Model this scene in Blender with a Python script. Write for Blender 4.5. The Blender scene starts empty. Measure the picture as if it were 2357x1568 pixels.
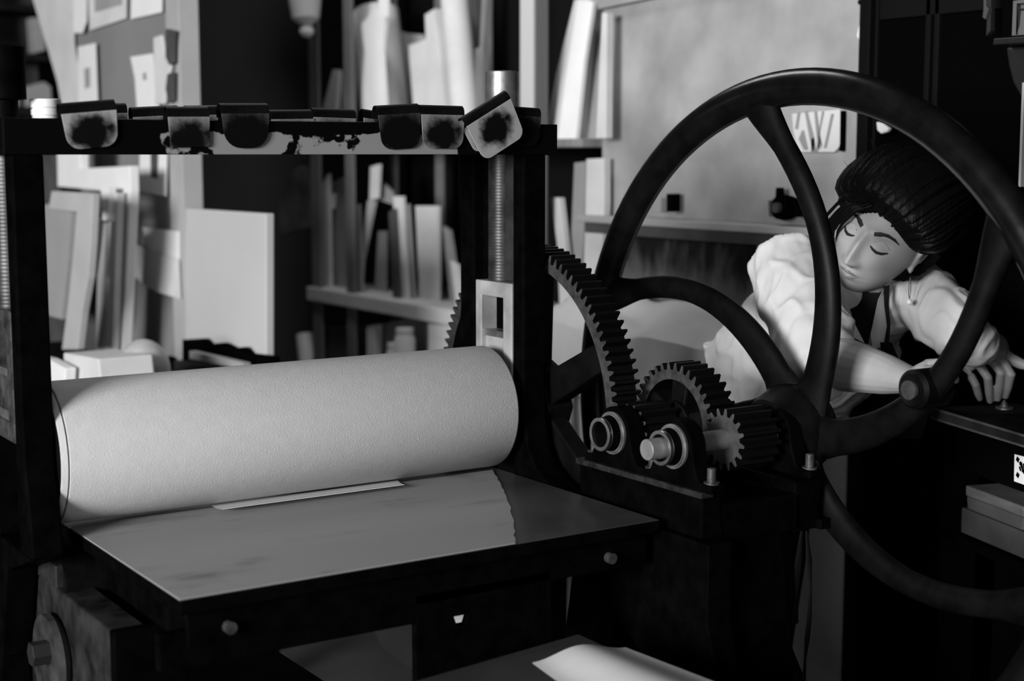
import bpy, bmesh, math, random
import numpy as np
from mathutils import Vector, Matrix, noise as mnoise
random.seed(7)
SC = bpy.context.scene
COL = SC.collection
R = math.radians

# ------------------------------------------------------------------ camera, world, light, exposure
CAM_H, PITCH, AZ, FPX = 1.45, math.atan(431 / 3500), R(33.4), 3500.0
cd = bpy.data.cameras.new('camera')
cd.sensor_width = 36.0
cd.lens = FPX / 2357 * 36
cd.clip_start = 0.05
cd.dof.use_dof = True
cd.dof.focus_distance = 2.68
cd.dof.aperture_fstop = 2.8
cam = bpy.data.objects.new('camera', cd)
COL.objects.link(cam)
cam.location = (0, 0, CAM_H)
cam.rotation_euler = (R(90) - PITCH, 0, -AZ)
SC.camera = cam
SC.view_settings.view_transform = 'Standard'
SC.view_settings.look = 'None'
SC.view_settings.gamma = 1
SC.view_settings.use_curve_mapping = False
SC.view_settings.exposure = 0.0
w = bpy.data.worlds.new('world')
SC.world = w
w.use_nodes = True
w.node_tree.nodes['Background'].inputs[0].default_value = (1, 1, 1, 1)
w.node_tree.nodes['Background'].inputs[1].default_value = 0.008


def window_light(name, loc, target, sx, sz, power):
    l = bpy.data.lights.new(name, 'AREA')
    l.shape = 'RECTANGLE'
    l.size, l.size_y, l.energy = sx, sz, power
    o = bpy.data.objects.new(name, l)
    COL.objects.link(o)
    o.location = loc
    d = Vector(target) - Vector(loc)
    o.rotation_euler = d.to_track_quat('-Z', 'Y').to_euler()
    return o


window_light('daylight_and_fill', (-5.75, -0.8, 2.3), (1.4, 2.9, 1.1), 2.6, 1.8, 980)
window_light('daylight_and_fill', (-1.5, -2.40, 1.8), (1.1, 2.6, 1.1), 1.4, 1.3, 30)  # weak front fill, added together with an unseen window
window_light('ceiling_lamp_light', (1.9, 3.9, 3.3), (1.9, 3.6, 0), .35, 1.6, 20)

# ------------------------------------------------------------------ pixel helper: a pixel at a real depth or on a real plane
FW = Vector((math.sin(AZ) * math.cos(PITCH), math.cos(AZ) * math.cos(PITCH), -math.sin(PITCH)))
RT = Vector((math.cos(AZ), -math.sin(AZ), 0))
UP = RT.cross(FW)
CAMP = Vector((0, 0, CAM_H))


def ray(u, v):
    return FW + RT * ((u - 1178.5) / FPX) + UP * ((784 - v) / FPX)


def at(u, v, d):
    return CAMP + ray(u, v) * d


def onX(u, v, x):
    r = ray(u, v)
    return CAMP + r * (x / r.x)


def onY(u, v, y):
    r = ray(u, v)
    return CAMP + r * (y / r.y)


def onZ(u, v, z):
    r = ray(u, v)
    return CAMP + r * ((z - CAM_H) / r.z)


# ------------------------------------------------------------------ materials
MATS = {}


def mat(name, v, rough=0.6, metal=0.0, var=0.0, scale=8.0, bump=0.0, bscale=None, spec=0.4, stretch=None):
    if name in MATS:
        return MATS[name]
    m = bpy.data.materials.new(name)
    m.use_nodes = True
    nt = m.node_tree
    b = nt.nodes['Principled BSDF']
    b.inputs['Base Color'].default_value = (v, v, v, 1)
    b.inputs['Roughness'].default_value = rough
    b.inputs['Metallic'].default_value = metal
    b.inputs['Specular IOR Level'].default_value = spec
    if var or bump:
        tc = nt.nodes.new('ShaderNodeTexCoord')
        mp = nt.nodes.new('ShaderNodeMapping')
        nt.links.new(tc.outputs['Object'], mp.inputs[0])
        if stretch:
            mp.inputs['Scale'].default_value = stretch
        n = nt.nodes.new('ShaderNodeTexNoise')
        n.inputs['Scale'].default_value = scale
        n.inputs['Detail'].default_value = 6
        nt.links.new(mp.outputs[0], n.inputs['Vector'])
        if var:
            r = nt.nodes.new('ShaderNodeValToRGB')
            lo, hi = max(0, v * (1 - var)), v * (1 + var)
            r.color_ramp.elements[0].position = 0.32
            r.color_ramp.elements[1].position = 0.68
            r.color_ramp.elements[0].color = (lo, lo, lo, 1)
            r.color_ramp.elements[1].color = (hi, hi, hi, 1)
            nt.links.new(n.outputs['Fac'], r.inputs[0])
            nt.links.new(r.outputs[0], b.inputs['Base Color'])
        if bump:
            n2 = nt.nodes.new('ShaderNodeTexNoise')
            n2.inputs['Scale'].default_value = bscale or scale * 4
            n2.inputs['Detail'].default_value = 4
            nt.links.new(mp.outputs[0], n2.inputs['Vector'])
            bp = nt.nodes.new('ShaderNodeBump')
            bp.inputs['Strength'].default_value = bump
            bp.inputs['Distance'].default_value = 0.004
            nt.links.new(n2.outputs['Fac'], bp.inputs['Height'])
            nt.links.new(bp.outputs[0], b.inputs['Normal'])
    MATS[name] = m
    return m


def mat_mask(name, v0, v1, build, rough0=0.6, rough1=0.6):
    """two tones mixed by a mask (wear, ink, print, painted shade)"""
    if name in MATS:
        return MATS[name]
    m = bpy.data.materials.new(name)
    m.use_nodes = True
    nt = m.node_tree
    b = nt.nodes['Principled BSDF']
    b.inputs['Specular IOR Level'].default_value = 0.06
    fac = build(nt)
    mx = nt.nodes.new('ShaderNodeMix')
    mx.data_type = 'RGBA'
    mx.inputs[6].default_value = (v0, v0, v0, 1)
    mx.inputs[7].default_value = (v1, v1, v1, 1)
    nt.links.new(fac, mx.inputs[0])
    nt.links.new(mx.outputs[2], b.inputs['Base Color'])
    mr = nt.nodes.new('ShaderNodeMapRange')
    mr.inputs[3].default_value = rough0
    mr.inputs[4].default_value = rough1
    nt.links.new(fac, mr.inputs[0])
    nt.links.new(mr.outputs[0], b.inputs['Roughness'])
    MATS[name] = m
    return m


def nmath(nt, op, a, b=None, c=None):
    n = nt.nodes.new('ShaderNodeMath')
    n.operation = op
    for i, x in enumerate((a, b, c)):
        if x is None:
            continue
        if isinstance(x, (int, float)):
            n.inputs[i].default_value = x
        else:
            nt.links.new(x, n.inputs[i])
    return n.outputs[0]


def nramp(nt, x, lo, hi):
    n = nt.nodes.new('ShaderNodeMapRange')
    n.interpolation_type = 'SMOOTHSTEP'
    nt.links.new(x, n.inputs[0])
    n.inputs[1].default_value = lo
    n.inputs[2].default_value = hi
    return n.outputs[0]


def ncoord(nt, noise_scale=20, detail=6):
    tc = nt.nodes.new('ShaderNodeTexCoord')
    s = nt.nodes.new('ShaderNodeSeparateXYZ')
    nt.links.new(tc.outputs['Object'], s.inputs[0])
    n = nt.nodes.new('ShaderNodeTexNoise')
    n.inputs['Scale'].default_value = noise_scale
    n.inputs['Detail'].default_value = detail
    nt.links.new(tc.outputs['Object'], n.inputs['Vector'])
    return s.outputs[0], s.outputs[1], s.outputs[2], n.outputs['Fac']


BLACK = mat('black_paint', 0.0015, 0.5, var=0.5, scale=30, spec=0.012)
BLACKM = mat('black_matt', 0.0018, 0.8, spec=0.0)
IRON = mat('cast_iron', 0.003, 0.45, var=0.5, scale=25, bump=0.06, bscale=300, spec=0.10)
IRONG = mat('worn_iron', 0.05, 0.42, 0.3, var=0.6, scale=40, bump=0.15)
TOOTH = mat('gear_iron', 0.045, 0.45, 0.2, var=0.4, scale=60, bump=0.2, bscale=200)
GREASE = mat('greased_tooth_flank', 0.004, 0.35, spec=0.15)
STEEL = mat('bright_steel', 0.55, 0.28, 1.0, var=0.15, scale=40)
STEELD = mat('dull_steel', 0.28, 0.4, 0.8, var=0.3, scale=40)
BRASS = mat('worn_brass', 0.36, 0.45, 0.25, var=0.3, scale=14, bump=0.1)
FELT = mat('wool_felt', 0.62, 0.95, var=0.03, scale=60, bump=0.22, bscale=480, spec=0.05)
PAPER = mat('white_paper', 0.75, 0.8, var=0.03, scale=10)
WPAPER = mat('grey_white_paper', 0.6, 0.8, var=0.1, scale=6)
GPAPER = mat('grey_card', 0.3, 0.8, var=0.12, scale=6)
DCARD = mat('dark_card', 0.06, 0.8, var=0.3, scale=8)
WOOD = mat('grey_wood', 0.2, 0.7, var=0.25, scale=6, stretch=(6, 6, 1))
WOODL = mat('pale_wood', 0.5, 0.65, var=0.12, scale=5, stretch=(6, 6, 1))
WOODD = mat('dark_wood', 0.010, 0.7, var=0.4, scale=7, stretch=(6, 6, 1), spec=.05)
SKIN = mat('skin', 0.31, 0.5, var=0.05, scale=20)
HAIR = mat('dark_hair', 0.003, 0.45, spec=0.06, bump=0.6, bscale=90, stretch=(1, 1, .25), var=.3)
SHIRT = mat('white_shirt', 0.54, 0.9, var=0.04, scale=8, spec=0.1)
DARKCLOTH = mat('dark_cloth', 0.006, 0.9, var=0.4, scale=12, spec=0.1)


# ------------------------------------------------------------------ mesh builder
class MB:
    def __init__(s):
        s.v, s.f, s.sm = [], [], []

    def add(s, vs, fs, smooth=False):
        o = len(s.v)
        s.v += [tuple(p) for p in vs]
        for f in fs:
            s.f.append([i + o for i in f])
            s.sm.append(smooth)
        return s

    def box(s, x0, x1, y0, y1, z0, z1):
        vs = [(x, y, z) for x in (x0, x1) for y in (y0, y1) for z in (z0, z1)]
        return s.add(vs, [(0, 1, 3, 2), (4, 6, 7, 5), (0, 4, 5, 1), (2, 3, 7, 6), (0, 2, 6, 4), (1, 5, 7, 3)])

    def prism(s, poly, ax, a0, a1, smooth=False):
        """poly: 2-D points in the two other axes (in order), extruded along axis ax from a0 to a1"""
        n = len(poly)

        def P(p, a):
            q = list(p)
            q.insert(ax, a)
            return q
        vs = [P(p, a0) for p in poly] + [P(p, a1) for p in poly]
        o = len(s.v)
        s.v += [tuple(p) for p in vs]
        s.f.append([o + i for i in range(n)][::-1]); s.sm.append(False)
        s.f.append([o + n + i for i in range(n)]); s.sm.append(False)
        for i in range(n):
            j = (i + 1) % n
            s.f.append([o + i, o + j, o + n + j, o + n + i]); s.sm.append(smooth)
        return s

    def prism3(s, pts, d):
        """3-D polygon extruded by vector d"""
        n = len(pts)
        pts = [Vector(p) for p in pts]
        vs = pts + [p + Vector(d) for p in pts]
        fs = [list(range(n))[::-1], [n + i for i in range(n)]]
        fs += [[i, (i + 1) % n, n + (i + 1) % n, n + i] for i in range(n)]
        return s.add(vs, fs)

    def ringprism(s, outer, inner, ax, a0, a1):
        """plate with a hole; outer and inner have the same number of points"""
        n = len(outer)

        def P(p, a):
            q = list(p)
            q.insert(ax, a)
            return q
        vs = [P(p, a0) for p in outer] + [P(p, a0) for p in inner] + [P(p, a1) for p in outer] + [P(p, a1) for p in inner]
        fs = []
        for i in range(n):
            j = (i + 1) % n
            fs += [(i, j, n + j, n + i), (2 * n + i, 3 * n + i, 3 * n + j, 2 * n + j), (i, 2 * n + i, 2 * n + j, j), (n + i, n + j, 3 * n + j, 3 * n + i)]
        return s.add(vs, fs)

    def lathe(s, prof, c, ax=0, n=48, smooth=True, closed=False):
        """prof: (along axis, radius) list, revolved round the line through c along axis ax"""
        c = Vector(c)
        o1, o2 = [(1, 2), (2, 0), (0, 1)][ax]
        vs = []
        for a, r in prof:
            for k in range(n):
                t = 2 * math.pi * k / n
                p = Vector(c)
                p[ax] += a
                p[o1] += r * math.cos(t)
                p[o2] += r * math.sin(t)
                vs.append(p)
        fs = []
        m = len(prof)
        for i in range(m if closed else m - 1):
            for k in range(n):
                j = (k + 1) % n
                i2 = (i + 1) % m
                fs.append((i * n + k, i * n + j, i2 * n + j, i2 * n + k))
        s.add(vs, fs, smooth)
        if not closed:
            o = len(s.v) - m * n
            s.f.append([o + k for k in range(n)][::-1]); s.sm.append(False)
            s.f.append([o + (m - 1) * n + k for k in range(n)]); s.sm.append(False)
        return s

    def loft(s, path, rad, side=None, n=20, smooth=True, flatcap=False):
        """tube through path; rad = r or (along side, across); side = reference vector"""
        path = [Vector(p) for p in path]
        m = len(path)
        vs = []
        for i, p in enumerate(path):
            t = (path[min(i + 1, m - 1)] - path[max(i - 1, 0)]).normalized()
            sd = Vector(side) if side is not None else Vector((0.31, 0.2, 0.93))
            a = (sd - t * sd.dot(t))
            if a.length < 1e-4:
                a = t.orthogonal()
            a.normalize()
            b = t.cross(a)
            r = rad[i] if isinstance(rad, (list, tuple)) and len(rad) == m else rad
            ra, rb = r if isinstance(r, (list, tuple)) else (r, r)
            for k in range(n):
                th = 2 * math.pi * k / n
                vs.append(p + a * (ra * math.cos(th)) + b * (rb * math.sin(th)))
        fs = []
        for i in range(m - 1):
            for k in range(n):
                j = (k + 1) % n
                fs.append((i * n + k, i * n + j, (i + 1) * n + j, (i + 1) * n + k))
        s.add(vs, fs, smooth)
        o = len(s.v) - m * n
        s.f.append([o + k for k in range(n)][::-1]); s.sm.append(smooth and not flatcap)
        s.f.append([o + (m - 1) * n + k for k in range(n)]); s.sm.append(smooth and not flatcap)
        return s

    def ellipsoid(s, c, r, M=None, nu=16, nv=24):
        c = Vector(c)
        vs, fs = [], []
        for i in range(nu + 1):
            ph = math.pi * i / nu
            for k in range(nv):
                th = 2 * math.pi * k / nv
                p = Vector((r[0] * math.sin(ph) * math.cos(th), r[1] * math.sin(ph) * math.sin(th), r[2] * math.cos(ph)))
                vs.append(c + (M @ p if M else p))
        for i in range(nu):
            for k in range(nv):
                j = (k + 1) % nv
                fs.append((i * nv + k, (i + 1) * nv + k, (i + 1) * nv + j, i * nv + j))
        return s.add(vs, fs, True)

    def build(s, name, m, parent=None, bevel=0.0, seg=2, origin=None):
        o3 = Vector(origin) if origin is not None else Vector((0, 0, 0))
        me = bpy.data.meshes.new(name)
        me.from_pydata([tuple(Vector(p) - o3) for p in s.v], [], s.f)
        bm = bmesh.new()
        bm.from_mesh(me)
        bmesh.ops.remove_doubles(bm, verts=bm.verts, dist=1e-6)
        bmesh.ops.recalc_face_normals(bm, faces=bm.faces)
        for e in bm.edges:
            if len(e.link_faces) == 2 and e.calc_face_angle(0) > .61:
                e.smooth = False
        bm.to_mesh(me)
        bm.free()
        if len(me.polygons) == len(s.sm):
            me.polygons.foreach_set('use_smooth', s.sm)
        elif any(s.sm):
            me.polygons.foreach_set('use_smooth', [True] * len(me.polygons))
        me.materials.append(m)
        me.update()
        o = bpy.data.objects.new(name, me)
        COL.objects.link(o)
        o.location = o3
        if parent is not None:
            link(o, parent)
        if bevel:
            bv = o.modifiers.new('edge', 'BEVEL')
            bv.width = bevel
            bv.segments = seg
            bv.limit_method = 'ANGLE'
            bv.angle_limit = R(40)
            bv.harden_normals = False
        return o


WORLDLOC = {}


def link(o, parent):
    o.parent = parent
    o.matrix_parent_inverse = Matrix.Translation(-WORLDLOC.get(parent.name, Vector((0, 0, 0))))


def tag(o, label=None, cat=None, group=None, kind=None):
    if label:
        o['label'] = label
    if cat:
        o['category'] = cat
    if group:
        o['group'] = group
    if kind:
        o['kind'] = kind
    return o


def thing(name, label, cat, loc, group=None):
    o = bpy.data.objects.new(name, None)
    o.empty_display_size = 0.1
    COL.objects.link(o)
    o.location = loc
    WORLDLOC[o.name] = Vector(loc)
    return tag(o, label, cat, group)


def arc(c, r, a0, a1, n):
    return [(c[0] + r * math.cos(R(a0 + (a1 - a0) * i / n)), c[1] + r * math.sin(R(a0 + (a1 - a0) * i / n))) for i in range(n + 1)]


# ------------------------------------------------------------------ the room
CONC = mat('floor_concrete', 0.03, 0.7, var=0.4, scale=3)
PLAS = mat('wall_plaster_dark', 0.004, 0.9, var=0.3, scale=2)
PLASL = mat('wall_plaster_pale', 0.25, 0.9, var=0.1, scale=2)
tag(MB().box(-6.1, 3.3, -2.6, 8.2, -0.1, 0).build('floor', CONC), kind='structure')
tag(MB().box(-6.1, 3.3, -2.6, 8.2, 3.4, 3.5).build('ceiling', PLAS), kind='structure')
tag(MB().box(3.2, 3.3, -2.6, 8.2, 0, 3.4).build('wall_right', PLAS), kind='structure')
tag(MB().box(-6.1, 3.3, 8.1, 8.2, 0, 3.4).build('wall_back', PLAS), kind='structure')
FRAMEW = mat('window_wood', .2, .7)
wf = MB().box(-6.1, -2.3, -2.6, -2.5, 0, 3.4).box(-.7, 3.3, -2.6, -2.5, 0, 3.4).box(-2.3, -.7, -2.6, -2.5, 0, 1.1).box(-2.3, -.7, -2.6, -2.5, 2.5, 3.4)
tag(wf.build('wall_front', PLAS), kind='structure')
wf = MB()
for xa in (-2.3, -1.525, -.76):
    wf.box(xa, xa + .06, -2.58, -2.52, 1.1, 2.5)
wf.box(-2.3, -.7, -2.575, -2.525, 1.1, 1.16).box(-2.3, -.7, -2.575, -2.525, 2.44, 2.5)
tag(wf.build('fill_window', FRAMEW), kind='structure')  # unseen window added for the front fill light
wl = MB().box(-6.1, -6, -2.5, -2.2, 0, 3.4).box(-6.1, -6, 0.6, 8.1, 0, 3.4).box(-6.1, -6, -2.2, 0.6, 0, 1.3).box(-6.1, -6, -2.2, 0.6, 3.25, 3.4)
tag(wl.build('wall_left', PLAS), kind='structure')
wf = MB()
for ya in (-2.2, -1.3, -.4, .54):
    wf.box(-6.08, -6.02, ya, ya + .06, 1.3, 3.25)
wf.box(-6.075, -6.025, -2.2, 0.6, 1.3, 1.36).box(-6.075, -6.025, -2.2, 0.6, 3.19, 3.25).box(-6.07, -6.03, -2.2, 0.6, 2.25, 2.3)
tag(wf.build('window_1', FRAMEW), kind='structure')

# ------------------------------------------------------------------ the etching press
PY, PZ = 2.424, 0.969          # roller axis
XL0, XL1, XR0, XR1 = 0.636, 0.686, 1.562, 1.612   # side frames
press = thing('etching_press', 'black cast-iron etching press with white-felted roller, gear train and big spoked hand wheel', 'press', (1.15, 2.4, 0))


def side_frame(x0, x1):
    inner = [(2.367, 0.90), (2.504, 0.90), (2.504, 1.43), (2.367, 1.43)]
    # outline walked the same way round with matching points is awkward for a frame this shape: build it from pieces
    m = MB()
    near = [(2.18, 0.83), (2.215, 0.838), (2.255, 0.851), (2.292, 0.872), (2.315, 0.905), (2.326, 0.95), (2.33, 1.03), (2.33, 1.449), (2.367, 1.449), (2.367, 0.90), (2.36, 0.83)]
    m.prism(near, 0, x0, x1)
    if x0 < 1:
        m = MB()
        near = [(2.30, 0.83), (2.302, 0.86), (2.312, 0.91), (2.326, 0.97), (2.33, 1.05), (2.33, 1.449), (2.367, 1.449), (2.367, 0.90), (2.36, 0.83)]
        m.prism(near, 0, x0, x1)
    far = [(2.49, 0.83), (2.504, 0.90), (2.504, 1.449), (2.555, 1.449), (2.555, 1.15), (2.575, 1.0), (2.62, 0.87), (2.66, 0.83)]
    m.prism(far, 0, x0, x1)
    return m


for x0, x1 in ((XL0, XL1), (XR0, XR1)):
    fr = side_frame(x0, x1).build('side_frame', BLACK, press, 0.004)
    # foot below the bed: cross web and two splayed legs
    ft = MB()
    if x0 > 1:
        ft.prism([(2.14, 0.83), (2.66, 0.83), (2.66, 0.73), (2.60, 0.70), (2.2, 0.70), (2.14, 0.72)], 0, x0, x1)
    else:
        ft.prism([(2.30, 0.83), (2.66, 0.83), (2.66, 0.66), (2.60, 0.62), (2.50, 0.62), (2.45, 0.78)], 0, x0, x1)
    ft.build('frame_web', BLACK, fr, 0.003)
    lg = MB()
    lg.prism([(2.18, 0.72), (2.05, 0.70), (2.05, 0.66), (2.072, 0.55), (2.12, 0.03), (2.30, 0.03), (2.205, 0.55), (2.18, 0.685)], 0, x0 + .004, x1 - .004)
    if x0 > 1:
        lg.build('leg', BLACK, fr, 0.003)
    lg = MB()
    lg.prism([(2.18, 0.83), (1.80, 0.83), (1.80, 0.70), (1.74, 0.5), (1.62, 0.0), (1.80, 0.0), (1.90, 0.55), (2.05, 0.66), (2.12, 0.70)], 0, x0, x1)
    if x0 > 1:
        lg.build('leg', BLACK, fr, 0.003)
    lg = MB()
    lg.prism([(2.5, 0.7), (2.62, 0.7), (2.74, 0.0), (2.58, 0.0)], 0, x0, x1)
    lg.build('leg', BLACK, fr, 0.003)
    # bearing block with its window, pressure screw
    yo, yi = (2.369, 2.501), (2.405, 2.485)
    bb = MB()
    outer = [(2.372, 1.00), (2.499, 1.00), (2.499, 1.207), (2.372, 1.207)]
    inner = [(2.402, 1.03), (2.478, 1.03), (2.478, 1.178), (2.402, 1.178)]
    bb.ringprism(outer, inner, 0, x0 + .001, x1 - .004)
    blk = bb.build('bearing_block', BRASS if x0 > 1 else IRONG, fr, 0.002)
    MB().box(x0 + .006, x1 - .008, 2.402, 2.478, 1.03, 1.045).build('packing_plate', STEELD, blk)
    MB().box(x0 + .010, x1 - .008, 2.408, 2.478, 1.045, 1.100).build('packing_block', BRASS if x0 > 1 else IRONG, blk, 0.002)
    MB().box(x0 + .007, x1 - .008, 2.408, 2.478, 1.100, 1.112).build('packing_plate', STEELD, blk)
    MB().box(x1 - .014, x1 - .008, 2.402, 2.478, 1.112, 1.178).build('block_shade_plate', BLACKM, blk)  # black plate added as the shade inside the block's window
    sc = MB()
    prof = [(0, .027)]
    z = 0.0
    while z < 0.23:
        prof += [(z + .001, .027), (z + .003, .0275), (z + .005, .027)]
        z += .006
    prof.append((0.24, .027))
    sc.lathe(prof, ((x0 + x1) / 2, 2.44, 1.208), 2, 32)
    sc.build('pressure_screw', mat('oily_screw', .03, .4, .3, var=.6, scale=30), fr)
    MB().box(x0 + .012, x1 - .002, 2.369, 2.411, 1.21, 1.448).build('guide_plate', mat('guide_iron', .028, .5, .2, var=.5, scale=20), fr, 0.002)
    MB().box(x0 + .02, x1 - .002, 2.470, 2.503, 1.21, 1.448).build('guide_plate', BLACK, fr, 0.002)
    MB().lathe([(0, .020), (.028, .020), (.03, .0325), (.098 + .012 * (x0 < 1), .0325), (.1 + .012 * (x0 < 1), .031)], ((x0 + x1) / 2, 2.44, 1.504), 2, 40).build('screw_head', STEELD if x0 > 1 else BLACK, fr)



def chip_mask(nt):
    x, y, z, n = ncoord(nt, 16, 8)
    low = nramp(nt, z, 1.498, 1.478)
    midx = nmath(nt, 'MULTIPLY', nramp(nt, x, 0.80, 0.92), nramp(nt, x, 1.50, 1.40))
    t = nmath(nt, 'MULTIPLY', low, midx)
    t = nmath(nt, 'MULTIPLY', t, 0.335)
    return nramp(nt, nmath(nt, 'ADD', n, t), 0.76, 0.79)


BEAMPAINT = mat_mask('chipped_beam_paint', 0.002, 0.22, chip_mask, 0.45, 0.8)
bm_ = MB()
bm_.box(0.625, 1.634, 2.325, 2.337, 1.448, 1.503)
bm_.box(0.625, 1.634, 2.498, 2.510, 1.448, 1.503)
bm_.box(0.625, 1.634, 2.337, 2.498, 1.448, 1.458)
beam = bm_.build('top_beam', BEAMPAINT, press, 0.0015)

# rollers
MB().lathe([(0, .045), (.02, .045), (.02, .110), (.872, .110), (.872, .045), (.93, .045)], (0.668, PY, PZ), 0, 64).build('upper_roller', IRON, press)
MB().lathe([(0, .09), (.84, .09)], (0.70, PY, 0.735), 0, 48).build('lower_roller', IRON, press)

# bed
bed = MB()
bed.box(0.723, 1.555, 1.913, 3.35, 0.828, 0.850)
bedo = bed.build('press_bed', mat('oiled_bed_steel', 0.11, 0.33, 0.55, var=0.35, scale=5, bump=0.05), press, 0.003)
bedo.data.materials.append(BLACK)        # painted edges
for p in bedo.data.polygons:
    if p.normal.z < .9:
        p.material_index = 1
MB().box(0.74, 1.54, 1.93, 1.955, 0.775, 0.828).build('bed_apron', BLACK, press, 0.002)
MB().box(0.70, 1.102, 1.932, 1.95, 0.747, 0.80).build('bed_apron', BLACK, press, 0.002)
cp = MB()
# hanging centre plate with a keyhole-shaped notch
cp.prism([(1.101, 0.575), (1.162, 0.575), (1.172, 0.731), (1.166, 0.7475), (1.166, 0.79), (1.101, 0.79)], 1, 1.93, 1.945)
cp.prism([(1.162, 0.575), (1.345, 0.575), (1.345, 0.79), (1.195, 0.79), (1.195, 0.7475), (1.189, 0.731), (1.172, 0.731)], 1, 1.93, 1.945)
cp.box(1.166, 1.195, 1.93, 1.945, .7475, .79)
cp.build('centre_plate', BLACK, press)
for x in (0.799, 1.46):
    MB().lathe([(0, .009), (.012, .009), (.014, .008)], (x, 1.917, 0.797), 1, 20).build('apron_bolt', IRONG, press)
for x0 in (0.745, 1.49):
    MB().box(x0, x0 + .05, 1.95, 3.3, 0.775, 0.828).build('bed_rail', BLACK, press)
# left runner that carries the bed out to the front
run = MB()
run.box(0.690, 0.745, 2.105, 3.0, 0.50, 0.762)
rno = run.build('side_runner', mat('scuffed_iron', 0.016, 0.5, 0.1, var=0.9, scale=22), press, 0.004)
MB().lathe([(0, .072), (.010, .074), (.020, .066), (.020, .03)], (0.668, 2.36, 0.650), 0, 40).build('runner_flange', mat('flange_iron', .04, .45, .2, var=.6, scale=25), rno)
MB().lathe([(0, .020), (.03, .020)], (0.640, 2.345, 0.668), 0, 6, smooth=False).build('flange_nut', mat('nut_iron', .02, .45, .2), rno, .001)
MB().box(0.688, 0.80, 2.085, 2.105, 0.40, 0.765).build('runner_end', BLACK, rno, .003)
MB().box(0.688, 0.722, 2.36, 2.62, 0.762, 0.80).build('runner_saddle', mat('scuffed_iron', 0.05), rno, .003)


# gears
def gear_profile(r_tip, r_root, n, phase=0.0):
    pts = []
    for i in range(n):
        a = 2 * math.pi * (i + phase) / n
        st = 2 * math.pi / n
        for da, r in ((-.30, r_root), (-.20, r_root + (r_tip - r_root) * .55), (-.11, r_tip), (.11, r_tip), (.20, r_root + (r_tip - r_root) * .55), (.30, r_root)):
            pts.append((a + da * st, r))
    return pts


def gear_ring(name, parent, m, c, x0, x1, r_tip, r_root, r_in, n, phase=0.0):
    b = MB()
    pr = gear_profile(r_tip, r_root, n, phase)
    outer = [(c[0] + r * math.cos(a), c[1] + r * math.sin(a)) for a, r in pr]
    inner = [(c[0] + r_in * math.cos(a), c[1] + r_in * math.sin(a)) for a, r in pr]
    b.ringprism(outer, inner, 0, x0, x1)
    o = b.build(name, m, parent)
    o.data.materials.append(GREASE)          # machined end faces, greasy tooth flanks
    for p in o.data.polygons:
        if abs(p.normal.x) < .9:
            p.material_index = 1
    return o


def radial_arm(c, a, r0, r1, w0, w1):
    d = Vector((math.cos(a), math.sin(a)))
    q = Vector((-d.y, d.x))
    c = Vector(c)
    return [tuple(c + d * r0 + q * w0), tuple(c + d * r1 + q * w1), tuple(c + d * r1 - q * w1), tuple(c + d * r0 - q * w0)]


big = gear_ring('main_gear', press, TOOTH, (PY, PZ), 1.622, 1.678, .306, .291, .272, 100)
for k in range(6):
    a = R(214 - 60 * k)     # arms as the photograph shows them beside the post
    MB().prism(radial_arm((PY, PZ), a, .06, .278, .032, .026), 0, 1.630, 1.668).build('gear_arm', IRON, big, .004)
MB().lathe([(0, .092), (.06, .092)], (1.620, PY, PZ), 0, 8, smooth=False).build('gear_hub', IRON, big, .004)
S1, S2 = (2.080, .967), (1.915, .970)      # the two shafts of the reduction
idl = gear_ring('idler_gear', press, TOOTH, S1, 1.715, 1.772, .113, .100, .083, 36, .3)
for k in range(5):
    MB().prism(radial_arm(S1, R(72 * k + 25), .03, .088, .019, .022), 0, 1.722, 1.765).build('gear_arm', IRON, idl, .004)
MB().lathe([(0, .045), (.06, .045)], (1.714, S1[0], S1[1]), 0, 32).build('gear_hub', IRON, idl, .003)
gear_ring('idler_pinion', press, TOOTH, S1, 1.620, 1.70, .047, .036, .015, 14)
pin = gear_ring('drive_pinion', press, mat('pinion_steel', 0.12, 0.32, 0.6, var=0.3, scale=50), S2, 1.69, 1.775, .053, .041, .015, 16, .25)
for c, x0, x1 in ((S1, 1.562, 1.84), (S2, 1.525, 1.90)):
    MB().lathe([(0, .0165), (.001, .0175), (x1 - x0, .0175)], (x0, c[0], c[1]), 0, 32).build('drive_shaft', mat('turned_steel', .22, .5, .4, var=.15, scale=60), press)

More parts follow.
